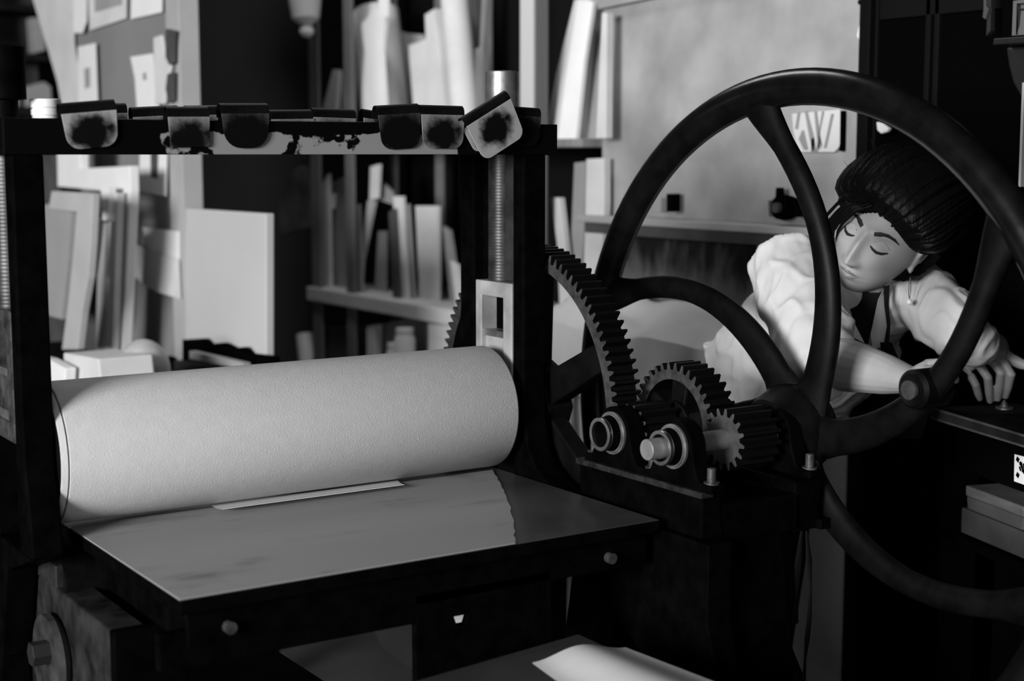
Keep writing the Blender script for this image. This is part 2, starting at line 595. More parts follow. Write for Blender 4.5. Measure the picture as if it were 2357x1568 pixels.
# gear bracket: bearing shelf standing off the right frame
br = MB()
br.box(1.580, 1.620, 1.838, 2.176, 0.815, 0.900)
br.box(1.620, 1.800, 1.838, 2.09, 0.815, 0.880)
br.box(1.785, 1.845, 1.838, 2.176, 0.812, 0.900)
bro = br.build('gear_bracket', BLACK, press, 0.004)
MB().box(1.574, 1.60, 1.834, 2.180, 0.897, 0.907).build('bracket_lip', mat('lip_iron', .012, .45, var=.8, scale=60), bro, .001)
MB().prism([(1.84, 0.815), (2.1, 0.815), (2.1, 0.0), (1.72, 0.0), (1.78, 0.45)], 0, 1.63, 1.76).build('bracket_column', BLACK, press, .004)
MB().box(1.835, 1.862, 1.826, 1.98, .812, .830).build('bracket_foot', BLACK, bro, .002)
for bx in (1.582, 1.800):
    for c in (S1, S2):
        h = MB()
        pts = [(c[0] - .095, .905), (c[0] - .095, .918), (c[0] - .062, .922), (c[0] - .052, .945)]
        pts += [(c[0] - .046 * math.cos(R(t)), c[1] + .046 * math.sin(R(t))) for t in range(0, 181, 12)]
        pts += [(c[0] + .052, .945), (c[0] + .062, .922), (c[0] + .085, .918), (c[0] + .085, .905)]
        if c is S1:
            pts = [(max(y, 1.995), z) for y, z in pts]
        else:
            pts = [(min(y, 1.993), z) for y, z in pts]
        h.prism(pts, 0, bx, bx + .032)
        ho = h.build('bearing_housing', BLACK, press, .003)
        # machined rings round the shaft
        for rr, xx, m in ((.0375, bx - .004, STEELD), (.0345, bx - .007, STEELD)) if bx < 1.7 else ():
            MB().ringprism(arc(c, rr, 0, 360, 40)[:-1], arc(c, rr - .003, 0, 360, 40)[:-1], 0, xx, bx + .005).build('bearing_ring', m, ho)
        if bx < 1.7:
            MB().lathe([(0, .029), (.03, .031)], (bx - .024, c[0], c[1]), 0, 40).build('shaft_sleeve', BLACK, ho)
            MB().ringprism(arc(c, .0295, 0, 360, 40)[:-1], arc(c, .0225, 0, 360, 40)[:-1], 0, bx - .030, bx - .022).build('sleeve_ring', STEEL, ho, .001)
        for dy in (-.078, .074):
            yb = c[0] + dy
            if 1.99 < yb < 2.03 and c is S1:
                continue
            bn = MB().lathe([(0, .013), (.004, .013), (.004, .0075), (.026, .0075), (.027, .006)], (bx + .016, min(yb, 2.0) if c is S2 else yb, .918), 2, 16)
            bn.build('housing_bolt', IRONG, ho)

# the hand wheel
WX, WC, WR = 1.875, (1.937, .970), .594
wh = MB()
pr = []
for k in range(20):      # egg-shaped rim: round outside, drawn to a blunt rib inside
    t = 2 * math.pi * k / 20
    c_ = math.cos(t)
    pr.append((.028 * math.sin(t) * (1 if c_ > -.2 else 1 + .35 * (c_ + .2)), WR + .032 * c_))
wh.lathe(pr, (WX, WC[0], WC[1]), 0, 120, closed=True)
wheel = wh.build('hand_wheel', mat('polished_wheel_iron', 0.035, 0.26, 0.9, var=0.3, scale=30, bump=0.03, bscale=90), press)
SPK = [(.06, 52), (.09, 57), (.17, 65.5), (.25, 72.5), (.33, 80), (.40, 86.2), (.47, 92.8), (.52, 96.6), (.555, 99), (.578, 100.6)]
SPOLY = np.polyfit([q[0] for q in SPK], [q[1] for q in SPK], 4)
for k in range(6):
    path, rad = [], []
    for r in np.linspace(.06, .578, 26):
        t = R(float(np.polyval(SPOLY, r)) + 60 * k)
        path.append((WX, WC[0] - r * math.cos(t), WC[1] + r * math.sin(t)))
        wd = .034 - .012 * min(1, (r - .06) / .3)
        if r > .5:
            wd += (r - .5) * .22
        if r < .1:
            wd += (.1 - r) * .25
        rad.append((.017, wd))
    MB().loft(path, rad, (1, 0, 0), 18).build('wheel_spoke', IRON, wheel)
MB().lathe([(-.075, .040), (-.072, .055), (-.05, .066), (-.03, .074), (-.022, .078), (.022, .078), (.03, .06), (.05, .055)], (WX, WC[0], WC[1]), 0, 48).build('wheel_hub', IRON, wheel)
hb = (1.640, 1.078)
MB().lathe([(-.034, .018), (-.036, .026), (-.03, .032), (.03, .032), (.035, .026)], (WX, hb[0], hb[1]), 0, 32).build('handle_boss', IRON, wheel)
MB().lathe([(0, .0155), (.006, .0155), (.007, .010), (.004, .008), (.008, .004)], (WX - .043, hb[0], hb[1]), 0, 24).build('handle_bolt', IRONG, wheel)

# ------------------------------------------------------------------ felt, sheets and paper on the press
fl = MB()
fl.lathe([(0, .1155), (.832, .1155), (.835, .114), (.835, .1105), (0, .1105)], (0.703, PY, PZ + .0015), 0, 96, closed=True)
felt = fl.build('roller_felt', FELT, press)
tag(felt, 'thick white felt blanket wrapped tightly round the press roller')
fl = MB()
fl.lathe([(0, .113), (.010, .114), (.010, .1105), (0, .1105)], (0.690, PY, PZ + .0015), 0, 96, closed=True)
fl.build('under_felt', FELT, felt)

sh = MB()
rag = []
p0, p1 = Vector((1.535, 2.395)), Vector((1.268, 1.914))
for i in range(25):
    q = p0.lerp(p1, i / 24)
    bulge = .012 * math.sin(math.pi * i / 24)
    j = random.uniform(-.0022, .0022) if 0 < i < 24 else 0
    rag.append((q.x + bulge + j, q.y))
poly = [(0.724, 1.914), (0.724, 2.395)] + rag
sh.prism(poly, 2, 0.8503, 0.8518)


def film_mask(nt):
    x, y, z, n = ncoord(nt, 6, 6)
    mp = nt.nodes.new('ShaderNodeTexNoise')
    tc = nt.nodes.new('ShaderNodeTexCoord')
    m2 = nt.nodes.new('ShaderNodeMapping')
    m2.inputs['Scale'].default_value = (3, 22, 1)
    nt.links.new(tc.outputs['Object'], m2.inputs[0])
    nt.links.new(m2.outputs[0], mp.inputs['Vector'])
    mp.inputs['Scale'].default_value = 1.0
    mp.inputs['Detail'].default_value = 5
    return nramp(nt, nmath(nt, 'ADD', nmath(nt, 'MULTIPLY', n, .5), nmath(nt, 'MULTIPLY', mp.outputs['Fac'], .5)), 0.30, 0.46)


zinc = sh.build('zinc_sheet', mat_mask('zinc_sheet_face', 0.17, 0.30, film_mask, 0.45, 0.38), origin=(1.0, 2.1, .8503))
tag(zinc, 'thin dull grey metal sheet with a ragged right edge lying on the press bed', 'sheet')
# print paper peeping from under the roller, its front edge lifted
pp = MB()
rows = []
for i in range(7):
    t = i / 6
    zz = .8522 + .004 * t + .006 * t * t
    a, b = Vector((.972, 2.406, zz)), Vector((1.335, 2.406, zz))
    c, d = Vector((.960, 2.331, zz)), Vector((1.305, 2.329, zz))
    rows.append([a.lerp(c, t).lerp(b.lerp(d, t), s / 8) for s in range(9)])
vs = [p for r_ in rows for p in r_]
n0 = len(vs)
vs += [p + Vector((0, 0, .0007)) for p in vs]
fs = []
for i in range(6):
    for k in range(8):
        q = (i * 9 + k, i * 9 + k + 1, (i + 1) * 9 + k + 1, (i + 1) * 9 + k)
        fs += [q, tuple(x + n0 for x in q[::-1])]
for k in range(8):
    fs.append((54 + k, 54 + k + 1, 54 + k + 1 + n0, 54 + k + n0))
pp.add(vs, fs, False)
pso = pp.build('print_paper', PAPER, origin=(1.15, 2.37, .852))
tag(pso, 'white printing paper sheet poking out from under the felted roller', 'paper')


# ------------------------------------------------------------------ paper grippers hung over the beam
def stain(lo, hi, name, v0, v1, cz=-.036):
    def f(nt):
        x, y, z, n = ncoord(nt, 55, 7)
        a = nmath(nt, 'POWER', nmath(nt, 'DIVIDE', x, .042), 2)
        b = nmath(nt, 'POWER', nmath(nt, 'DIVIDE', nmath(nt, 'SUBTRACT', z, cz), .034), 2)
        d = nmath(nt, 'SQRT', nmath(nt, 'ADD', a, b))
        d = nmath(nt, 'ADD', d, nmath(nt, 'MULTIPLY', nmath(nt, 'SUBTRACT', n, .5), 1.0))
        return nramp(nt, d, lo, hi)
    return mat_mask(name, v0, v1, f, .7, .7)


G_PALE = stain(.55, 1.2, 'gripper_pale_ink_centre', .003, .30, -.032)
G_MID = stain(.55, 1.35, 'gripper_mid_ink_centre', .003, .20)
G_DARK = stain(.8, 1.7, 'gripper_dark_ink_centre', .0025, .06)
FOLD = mat('gripper_fold', .003, .55, var=.5, scale=40, spec=.12)


def flap_poly(wd, h, rc, taper=0.94):
    x = wd / 2
    pts = [(-x, 0), (-x * taper, -h + rc)]
    pts += [(-x * taper + rc - rc * math.cos(R(t)), -h + rc - rc * math.sin(R(t))) for t in range(15, 91, 15)]
    pts += [(x * taper - rc + rc * math.sin(R(t)), -h + rc - rc * math.cos(R(t))) for t in range(0, 91, 15)]
    pts += [(x, 0)]
    return pts


def gripper(loc, wd, h, rc, fm, tilt, label, wedge=0.0):
    """folded tab: local x along the fold, y across, z up; hangs over a 12 mm flange"""
    t = thing('paper_gripper', label, 'gripper', loc, 'paper grippers hung along the top beam')
    t.rotation_euler = (0, R(tilt), 0)

    def part(m, name, mt, bv=0.0):
        o = m.build(name, mt)
        o.parent = t
        if bv:
            b = o.modifiers.new('edge', 'BEVEL')
            b.width = bv
            b.segments = 2
            b.limit_method = 'ANGLE'
        return o
    # fold: open loop of sheet, seen as the dark roll on top
    prof_o, prof_i = [], []
    for k in range(0, 181, 15):
        prof_o.append((-.0105 * math.cos(R(k)), .004 + .0125 * math.sin(R(k))))
        prof_i.append((-.0088 * math.cos(R(k)), .004 + .0108 * math.sin(R(k))))
    po = [(-.0105, -.006)] + prof_o + [(.0105, -.006)]
    pi = [(-.0088, -.006)] + prof_i + [(.0088, -.006)]
    m = MB()
    m.prism(po + pi[::-1], 0, -wd / 2, wd / 2)
    part(m, 'fold', FOLD)
    m = MB().prism(flap_poly(wd, h, rc), 1, -.0118, -.0098)
    part(m, 'front_flap', fm, .0006)
    m = MB().prism(flap_poly(wd * .96, h * .8, rc * .8), 1, .0095, .0112)
    part(m, 'back_flap', fm, .0006)
    return t


def hang(u0, u1, v0, v1, vb, fm, rc, label, y=2.331, tiltadd=0.0, hh=None):
    a, b = onY(u0, v0, y), onY(u1, v1, y)
    wd = (b - a).length
    c = (a + b) / 2
    bot = onY((u0 + u1) / 2, vb, y)
    tilt = -math.degrees(math.atan2(b.z - a.z, b.x - a.x)) + tiltadd
    h = hh or c.z - .0165 - bot.z
    return gripper((c.x, y, c.z - .0165), wd, h, rc, fm, tilt, label)


hang(135, 262, 238, 228, 341, G_PALE, .022, 'pale-rimmed gripper with a round black ink centre, at the left end of the beam')
hang(380, 476, 245, 245, 339, G_MID, .006, 'square-cornered grey gripper with an oval ink stain, right of the pale left-end one')
hang(503, 613, 238, 238, 341, G_DARK, .03, 'wide all-black round-bottomed gripper on the front of the beam')
hang(863, 960, 243, 238, 343, G_DARK, .022, 'black gripper of the touching front pair, the left one')
hang(962, 1062, 241, 244, 342, G_MID, .02, 'black gripper with a smudged grey bottom rim, right of the touching pair')
hang(1158, 1238, 243, 249, 336, G_DARK, .022, 'dark gripper half hidden behind the tilted pale one at the post')
tg = hang(1066, 1168, 270, 206, 292, G_PALE, .018, 'mottled pale gripper tilted askew beside the right post', y=2.312, hh=.072)
lab_b = ['dark gripper on the back flange beside the pale left-end one', 'long dark gripper on the back flange left of the square-cornered one',
         'gripper on the back flange peeking out between the square one and the black one', 'gripper on the back flange right of the wide black front one',
         'gripper on the back flange left of the touching front pair, second of two', 'narrow end of a back-flange gripper showing beside the touching front pair']
for (u0, u1, v0, v1), lb in zip(((235, 288, 238, 237), (300, 407, 247, 242), (425, 503, 243, 242), (618, 720, 253, 252), (715, 813, 248, 252), (830, 905, 250, 262)), lab_b):
    hang(u0, u1, v0, v1, 318, G_MID, .018, lb, y=2.504)
# white tin added for a bright spot at the left end of the beam
a = onY(65, 240, 2.45)
a = onY(104, 240, 2.44)
m = MB().lathe([(0, .021), (.002, .023), (.045, .023), (.047, .021), (.050, .021), (.052, .023), (.060, .023), (.062, .021), (.064, .0235), (.076, .0235), (.077, .021)], (a.x, 2.44, 1.4585), 2, 28)
tag(m.build('bright_spot_tin', mat('tin_white', .75, .35), origin=(a.x, 2.44, 1.4585)), 'small white ribbed tin added for a bright spot, standing in the beam channel at its left end', 'tin')

# ------------------------------------------------------------------ the room behind the press


def slab(name, label, cat, px, x, th, m, group=None, parent=None, bevel=0.0, dx=0.0, zb=None):
    """a flat thing standing parallel to the right wall: its outline at its own distance, its own thickness.
    dx leans it: the top is dx further back than the foot"""
    pts = [onX(u, v, x) for u, v in px]
    if dx:
        z0, z1 = min(p.z for p in pts), max(p.z for p in pts)
        pts = [onX(u, v, x + dx * (p.z - z0) / (z1 - z0)) for (u, v), p in zip(px, pts)]
    if zb is None and group is not None and parent is None:
        zb = zu if group == globals().get('UG') else zl if group == globals().get('LGp') else None
    if zb is not None:
        lo = min(p.z for p in pts)
        if group is None or lo < zb + .07:
            pts = [Vector((p.x, p.y, zb)) if p.z < lo + .06 else p for p in pts]
    b = MB().prism3(pts, (th, 0, 0))
    if parent is not None:
        return b.build(name, m, parent, bevel)
    c = sum(pts, Vector()) / len(pts)
    o = b.build(name, m, None, bevel, origin=(c.x, c.y, min(p.z for p in pts)))
    return tag(o, label, cat, group)


def rect(u0, v0, u1, v1):
    return [(u0, v0), (u1, v0), (u1, v1), (u0, v1)]


def roll(name, label, cat, a, b, x, r, m, dx=0.0, group=None):
    p, q = onX(a[0], a[1], x + dx), onX(b[0], b[1], x)
    q.z = max(q.z, zu) if group else .452
    o = MB().loft([p, p.lerp(q, .33), p.lerp(q, .67), q], r, (1, 0, 0), 28, flatcap=True).build(name, m, None, origin=q)
    return tag(o, label, cat, group)


# pinned partition on the left, running away from the camera
PX = 1.70
PANEL = mat('partition_board', 0.20, 0.85, var=0.10, scale=3)
part = thing('display_partition', 'tall grey partition board covered with pinned prints and sheets', 'partition', (PX, 5.2, 0))
y0, y1 = onX(398, 500, PX).y, onX(148, 300, PX).y
MB().box(PX, PX + .03, y0, y1, 0.0, 2.35).build('board', PANEL, part)
ya, yb = onX(424, 500, PX - .012).y, onX(394, 500, PX - .012).y
MB().box(PX - .014, PX + .05, ya, yb, 0.0, 2.35).build('edge_stile', mat('stile_wood', 0.36, 0.7, var=0.1, scale=4), part, .003)
S = .0015


def pinned(k, label, px, m, cat='print', name='pinned_print'):
    return slab(name, label, cat, px, PX - .006 - .003 * k, S, m, 'prints pinned on the partition')


pinned(3, 'big drooping pale poster at the far left edge of the partition', [(60, -60), (168, -60), (171, 100), (182, 170), (182, 246), (142, 246), (132, 190), (112, 120), (76, 0)], WPAPER, 'poster')
pinned(5, 'narrow white paper strip hanging beside the big drooping poster', [(168, -60), (200, -60), (199, 50), (190, 76), (170, 76)], PAPER)
pinned(2, 'grey print with a pale border high on the partition', [(201, -60), (292, -60), (291, 42), (206, 70)], WPAPER)
pinned(3, 'dark grey image on the bordered print high on the partition', [(216, -60), (280, -60), (279, 10), (218, 28)], GPAPER)
pinned(2, 'blank white sheet at the top right of the partition', [(303, -60), (374, -60), (373, 28), (301, 44)], PAPER)
pinned(4, 'tall white print with a dark smear, left of the bare grey patch', [(179, 108), (220, 99), (226, 262), (181, 262)], PAPER)
slab('ink_smear', None, None, [(194, 158), (206, 155), (207, 200), (195, 205)], PX - .0195, .001, GPAPER, parent=part)
pinned(4, 'curling white sheet with small marks right of the bare grey patch', [(300, 131), (352, 123), (356, 180), (368, 262), (316, 262), (310, 180)], PAPER)
slab('ink_mark', None, None, [(328, 168), (336, 167), (337, 184), (329, 185)], PX - .0195, .001, GPAPER, parent=part)
pinned(4, 'white bordered print with a dark upright bar, just below the beam', [(322, 330), (385, 330), (383, 452), (320, 440)], PAPER)
slab('printed_bar', None, None, [(346, 330), (364, 330), (362, 412), (347, 408)], PX - .0195, .001, DCARD, parent=part)
pinned(3, 'bright white card low on the partition beside the pale board', [(328, 523), (413, 533), (413, 600), (340, 578)], PAPER, 'card', 'pinned_card')
pinned(5, 'crumpled pale sheet under the bright white card on the partition', [(308, 560), (342, 575), (412, 598), (416, 688), (360, 672), (330, 655), (304, 630)], WPAPER)
# things hung from the edge of the partition
for k, (px, lb) in enumerate((([(380, 66), (398, 70), (396, 145), (388, 150), (380, 132)], 'upper dark tool hanging on the right edge of the partition'),
                              ([(384, 170), (396, 166), (395, 232), (386, 238), (380, 205)], 'lower dark tool hanging on the right edge of the partition'))):
    slab('hanging_tool', lb, 'tool', px, PX - .035, .015, DCARD, 'tools hung on the partition edge', bevel=.003)
slab('hanging_rag', 'pale wrinkled rag hanging between the two dark tools', 'rag', [(352, 86), (370, 80), (378, 120), (392, 152), (384, 200), (376, 240), (356, 240), (354, 160)], PX - .033, .012, WPAPER, bevel=.004)

# frames and boards leaning in a row in front of the partition
LG = 'boards leaning in front of the partition'
slab('picture_frame', 'large white frame with a broad top bar leaning behind the other boards', 'frame', [(130, 330), (184, 330), (184, 388), (298, 382), (299, 440), (290, 640), (280, 842), (264, 842), (270, 640), (273, 444), (240, 440), (178, 434), (132, 430)], PX - .16, .03, PAPER, LG, bevel=.004)
slab('stretcher_bar', 'slim pale bar leaning just left of the white frame upright', 'bar', [(254, 444), (272, 444), (266, 600), (258, 838), (240, 838), (248, 640)], PX - .19, .02, WPAPER, LG)
slab('stretcher_bar', 'short white bar hanging below the frame top bar', 'bar', [(232, 432), (252, 432), (249, 510), (236, 508)], PX - .21, .02, PAPER, LG)
slab('stretcher_bar', 'grey bar in the shadow between the boards and the white frame', 'bar', [(228, 520), (244, 512), (240, 660), (232, 832), (220, 832), (224, 640)], PX - .20, .02, GPAPER, LG)
slab('leaning_board', 'grey inner board with a dark gap on its right, nearest the left post', 'board', [(70, 480), (108, 470), (165, 486), (158, 600), (143, 735), (70, 715)], PX - .30, .018, mat('grey_board', 0.30, .8, var=.06, scale=5), LG)
slab('leaning_board', 'tilted pale board with a bent top bar in front of the dark gap', 'board', [(118, 440), (213, 446), (208, 560), (202, 640), (188, 720), (178, 805), (142, 805), (156, 700), (170, 560), (176, 488), (150, 486), (112, 480)], PX - .33, .022, mat('pale_board', 0.42, .8, var=.08, scale=5), LG, bevel=.003)
slab('thin_stick', 'thin grey stick with a dark knot standing right of the tilted pale board', 'stick', [(213, 502), (228, 506), (222, 570), (214, 632), (205, 634), (208, 570)], PX - .26, .015, GPAPER, LG)
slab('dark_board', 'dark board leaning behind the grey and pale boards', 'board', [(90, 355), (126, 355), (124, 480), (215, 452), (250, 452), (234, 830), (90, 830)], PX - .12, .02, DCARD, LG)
# clutter on the table under them
tb = thing('side_table', 'low table under the leaning boards, hidden behind the roller', 'table', (PX - .3, 5.2, 0))
ta, tc_ = onX(390, 880, PX - .2).y, onX(90, 880, PX - .2).y
zt = onX(200, 880, PX - .35).z
MB().box(PX - .55, PX - .05, ta, tc_, zt - .04, zt).build('table_top', WOODD, tb, .003)
for yy in (ta + .05, tc_ - .05):
    for xx in (PX - .52, PX - .1):
        MB().box(xx, xx + .05, yy - .025, yy + .025, 0, zt - .04).build('leg', WOODD, tb)


def crate(name, label, cat, px, x, depth, m, bevel=.004, group=None, zb=None):
    pts = [onX(u, v, x) for u, v in px]
    if zb is not None:
        lo = min(p.z for p in pts)
        pts = [Vector((p.x, p.y, zb)) if p.z < lo + .02 else p for p in pts]
    b = MB().prism3(pts, (depth, 0, 0))
    o = b.build(name, m, None, bevel, origin=(x, pts[0].y, min(p.z for p in pts)))
    return tag(o, label, cat, group)


crate('cardboard_box', 'pale box behind the left end of the roller', 'box', [(146, 812), (226, 826), (232, 884), (146, 884)], PX - .50, .14, WPAPER, zb=zt)
crate('white_carton', 'white carton with a chewed corner next to the left post', 'box', [(80, 820), (108, 826), (150, 848), (148, 884), (80, 884)], PX - .54, .03, PAPER, zb=zt)
bg_ = MB().ellipsoid(onX(330, 846, PX - .33) + Vector((0, 0, -.01)), (.07, .075, .085))
tag(bg_.build('paper_bag', mat('soft_bag', .40, .9, var=.2, scale=14, bump=.5), None), 'slumped soft pale bag behind the roller under the crumpled sheet', 'bag')

# bright board standing on a dark clamp bench to the right of the partition
slab('drawing_board', 'bright blank drawing board standing right of the partition', 'board', [(426, 480), (612, 492), (612, 824), (426, 782)], PX - .02, .025, mat('drawing_board_face', 0.47, 0.7, var=0.05, scale=2), bevel=.004)
cb = thing('clamp_bench', 'dark toothed clamp bench below the bright drawing board', 'bench', (PX - .1, 4.1, 0))
slab('top_rail', None, None, [(420, 782), (455, 780), (470, 796), (500, 790), (530, 806), (548, 800), (560, 815), (620, 822), (620, 860), (420, 845)], PX - .06, .03, BLACKM, parent=cb)
slab('pale_rail', None, None, [(436, 808), (560, 836), (560, 850), (436, 826)], PX - .10, .02, GPAPER, parent=cb)
slab('shelf_front', None, None, [(400, 830), (640, 860), (640, 1000), (400, 960)], PX - .08, .03, mat('bench_grey', .03, .7), parent=cb)
zz_ = onX(520, 960, PX - .08).z
for yy in (4.45, 3.75):
    MB().box(PX - .07, PX - .01, yy - .03, yy + .03, 0, zz_ + .1).build('leg', BLACKM, cb)

# dim things at the very back left
def farslab(name, label, cat, px, y, th, m):
    pts = [onY(u, v, y) for u, v in px]
    c = sum(pts, Vector()) / len(pts)
    return tag(MB().prism3(pts, (0, th, 0)).build(name, m, None, .004, origin=(c.x, y, min(p.z for p in pts))), label, cat)


fc = thing('back_cupboard', 'dark shelving cupboard at the far back left', 'cupboard', (1.6, 7.3, 0))
a_, b_ = onY(-60, 300, 7.3), onY(140, 300, 7.3)
MB().box(a_.x, b_.x, 7.5, 7.55, 0, 2.6).build('back_panel', DCARD, fc)
for zc in (onY(0, 250, 7.3).z, onY(0, 125, 7.3).z, onY(0, 12, 7.3).z, .9, .5):
    MB().box(a_.x, b_.x, 7.2, 7.5, zc - .03, zc).build('shelf', WOODD, fc)
for xx in (a_.x, b_.x - .04):
    MB().box(xx, xx + .04, 7.2, 7.55, 0, 2.6).build('side_panel', BLACKM, fc)
farslab('storage_jar', 'blurred grey jar on the back left cupboard, upper shelf', 'jar', [(74, 40), (100, 42), (106, 116), (80, 122)], 7.22, .1, GPAPER)
farslab('storage_box', 'blurred grey box on the back left cupboard, wider of two', 'box', [(60, 200), (102, 188), (118, 200), (120, 246), (60, 246)], 7.22, .15, GPAPER)
farslab('storage_box', 'blurred grey box on the back left cupboard beside the left post', 'box', [(18, 206), (46, 206), (46, 246), (18, 246)], 7.22, .15, GPAPER)

# ------------------------------------------------------------------ rack of plates and paper along the right wall
RX = 2.55
rack = thing('paper_rack', 'long open rack packed with leaning prints, boards and rolls behind the press', 'rack', (RX + .2, 4.4, 0))
ry0, ry1 = 3.506, onX(716, 655, RX).y
RW = mat('rack_wood', 0.15, .7, var=.25, scale=5)
MB().box(RX + .42, RX + .44, ry0, ry1, 0, 2.6).build('back_panel', mat('rack_back', .006, .9, spec=.05), rack)
zl, zu = onX(1060, 716, RX).z, 1.492
MB().box(RX - .02, RX + .42, ry0, ry1, zl - .05, zl).build('lower_shelf', mat('shelf_edge_wood', .62, .7, var=.1, scale=5), rack, .003)
MB().box(RX, RX + .42, ry0, ry1, zu - .025, zu).build('upper_shelf', WOOD, rack, .003)
MB().box(RX - .12, RX + .42, ry0, ry1, .42, .45).build('bottom_shelf', WOODD, rack, .003)
for u, wpx, m, z1 in ((726, 20, RW, 2.6), (804, 18, RW, 2.6), (905, 17, RW, 2.6), (1010, 19, RW, 2.6), (1122, 14, RW, 2.6)):
    yy = onX(u, 500, RX).y
    hw = abs(onX(u + wpx / 2, 500, RX).y - yy)
    xo = -.005 if u < 810 else .30
    yy = onX(u, 500, RX + xo).y
    MB().box(RX + xo, RX + xo + .012, yy - hw, yy + hw, 0, z1).build('upright', m, rack, .002)
yy0, yy1 = onX(1234, 150, RX).y, onX(1204, 150, RX).y
MB().box(RX - .012, RX, yy0, yy1, 0, 2.6).build('pale_upright', mat('pale_upright_paint', .5, .7), rack, .003)
yy0 = onX(1262, 150, RX).y
MB().box(RX - .006, RX + .002, yy0, onX(1235, 150, RX).y, 0, 2.6).build('upright', mat('pale_upright_side_dark', .08, .7), rack, .003)  # dark strip drawn as the side of the pale upright
UG = 'rolls, boards and sheets on the upper shelf of the rack'
ZB = 345   # image row of the upper shelf there
slab('thin_board', 'slim pale board leaning at the left end of the upper shelf', 'board', [(766, 160), (780, 162), (768, 345), (724, 345)], RX + .08, .015, WPAPER, UG, dx=.05)
slab('thin_board', 'slim pale board second from the left end of the upper shelf', 'board', [(790, 172), (806, 172), (808, 345), (784, 345)], RX + .10, .015, WPAPER, UG, dx=.05)
slab('wood_batten', 'tilted grey batten leaning left of the tall white paper roll', 'batten', [(822, 14), (838, 16), (814, 170), (806, 345), (780, 345), (798, 165)], RX + .06, .02, WOOD, UG, dx=.05)
roll('paper_roll', 'tall bright white paper roll standing on the upper shelf', 'roll', (866, 30), (892, 345), RX + .12, .085, PAPER, .06, UG)
slab('wrapped_pack', 'white wrapping paper flap folded over the tall roll', 'paper', [(832, 56), (862, 20), (890, 24), (880, 120), (892, 345), (856, 345), (848, 200)], RX + .02, .012, PAPER, UG, dx=.03)
slab('paper_strip', 'narrow white strip hanging above the tall roll', 'paper', [(868, -40), (896, -40), (892, 40), (874, 40)], RX + .01, .006, PAPER, UG)
slab('grey_sheet', 'broad grey sheet standing between the white roll and the white packs', 'sheet', [(892, 60), (930, 76), (975, 80), (975, 345), (900, 345)], RX + .24, .01, GPAPER, UG)
slab('paper_pack', 'white paper pack with a ragged top in the middle of the upper shelf', 'paper', [(940, 104), (962, 98), (984, 88), (996, 345), (958, 345)], RX + .14, .05, WPAPER, UG, dx=.06)
slab('paper_pack', 'tall white tilted sheet right of the ragged pack', 'paper', [(978, 34), (1000, 20), (1012, 110), (1030, 345), (990, 345)], RX + .10, .03, WPAPER, UG, dx=.06)
slab('grey_board', 'tall mid-grey tilted board between two white sheets', 'board', [(1000, 26), (1024, 28), (1038, 130), (1062, 345), (1026, 345)], RX + .16, .02, GPAPER, UG, dx=.06)
roll('paper_roll', 'white paper roll leaning at the right of the upper shelf', 'roll', (1044, -40), (1078, 345), RX + .14, .05, WPAPER, .06, UG)
roll('paper_roll', 'grey paper roll behind the leaning white one', 'roll', (1078, -40), (1090, 345), RX + .30, .07, mat('grey_roll_paper', .22, .8, var=.15, scale=5), .06, UG)
slab('wood_batten', 'short pale batten left of the beam post top', 'batten', [(1094, 112), (1112, 106), (1112, 345), (1094, 345)], RX + .04, .02, WOOD, UG)
slab('thin_board', 'narrow dark board leaning behind the screw head', 'board', [(1110, -40), (1124, -40), (1112, 110), (1104, 110)], RX + .04, .02, WOOD, UG)
slab('wrapped_board', 'big pale wrapped board leaning right of the pale upright', 'board', [(1322, 0), (1360, -10), (1350, 100), (1330, 316), (1254, 316), (1280, 170)], RX + .03, .03, WPAPER, UG, dx=.10)
slab('white_sheet', 'bright white sheet leaning on the big wrapped board', 'sheet', [(1330, 0), (1366, 4), (1345, 140), (1326, 316), (1284, 316), (1302, 180)], RX + .005, .012, PAPER, UG, dx=.08)
slab('grey_board', 'grey board leaning at the right end of the upper shelf', 'board', [(1362, 14), (1396, 8), (1396, 316), (1322, 316), (1346, 150)], RX + .06, .02, GPAPER, UG, dx=.1)
slab('wood_batten', 'pale batten at the right end of the upper shelf beside the notice board', 'batten', [(1386, 30), (1398, 30), (1396, 316), (1372, 316)], RX + .0, .02, WPAPER, UG)
# hanging cloth bag at the far left of the rack
hb_ = MB()
p_ = onX(702, 30, RX - .12)
hb_.loft([p_ + Vector((0, 0, .2)), p_ + Vector((0, 0, .05)), p_ + Vector((0, -.005, -.02)), p_ + Vector((0, -.01, -.045))], [.055, .06, .05, .018], (1, 0, 0), 20)
hb_.ellipsoid(p_ + Vector((0, -.012, -.065)), (.026, .026, .022))
tag(hb_.build('cloth_bag', WPAPER, None, origin=p_), 'tied pale cloth bag hanging by the left upright of the rack', 'bag')

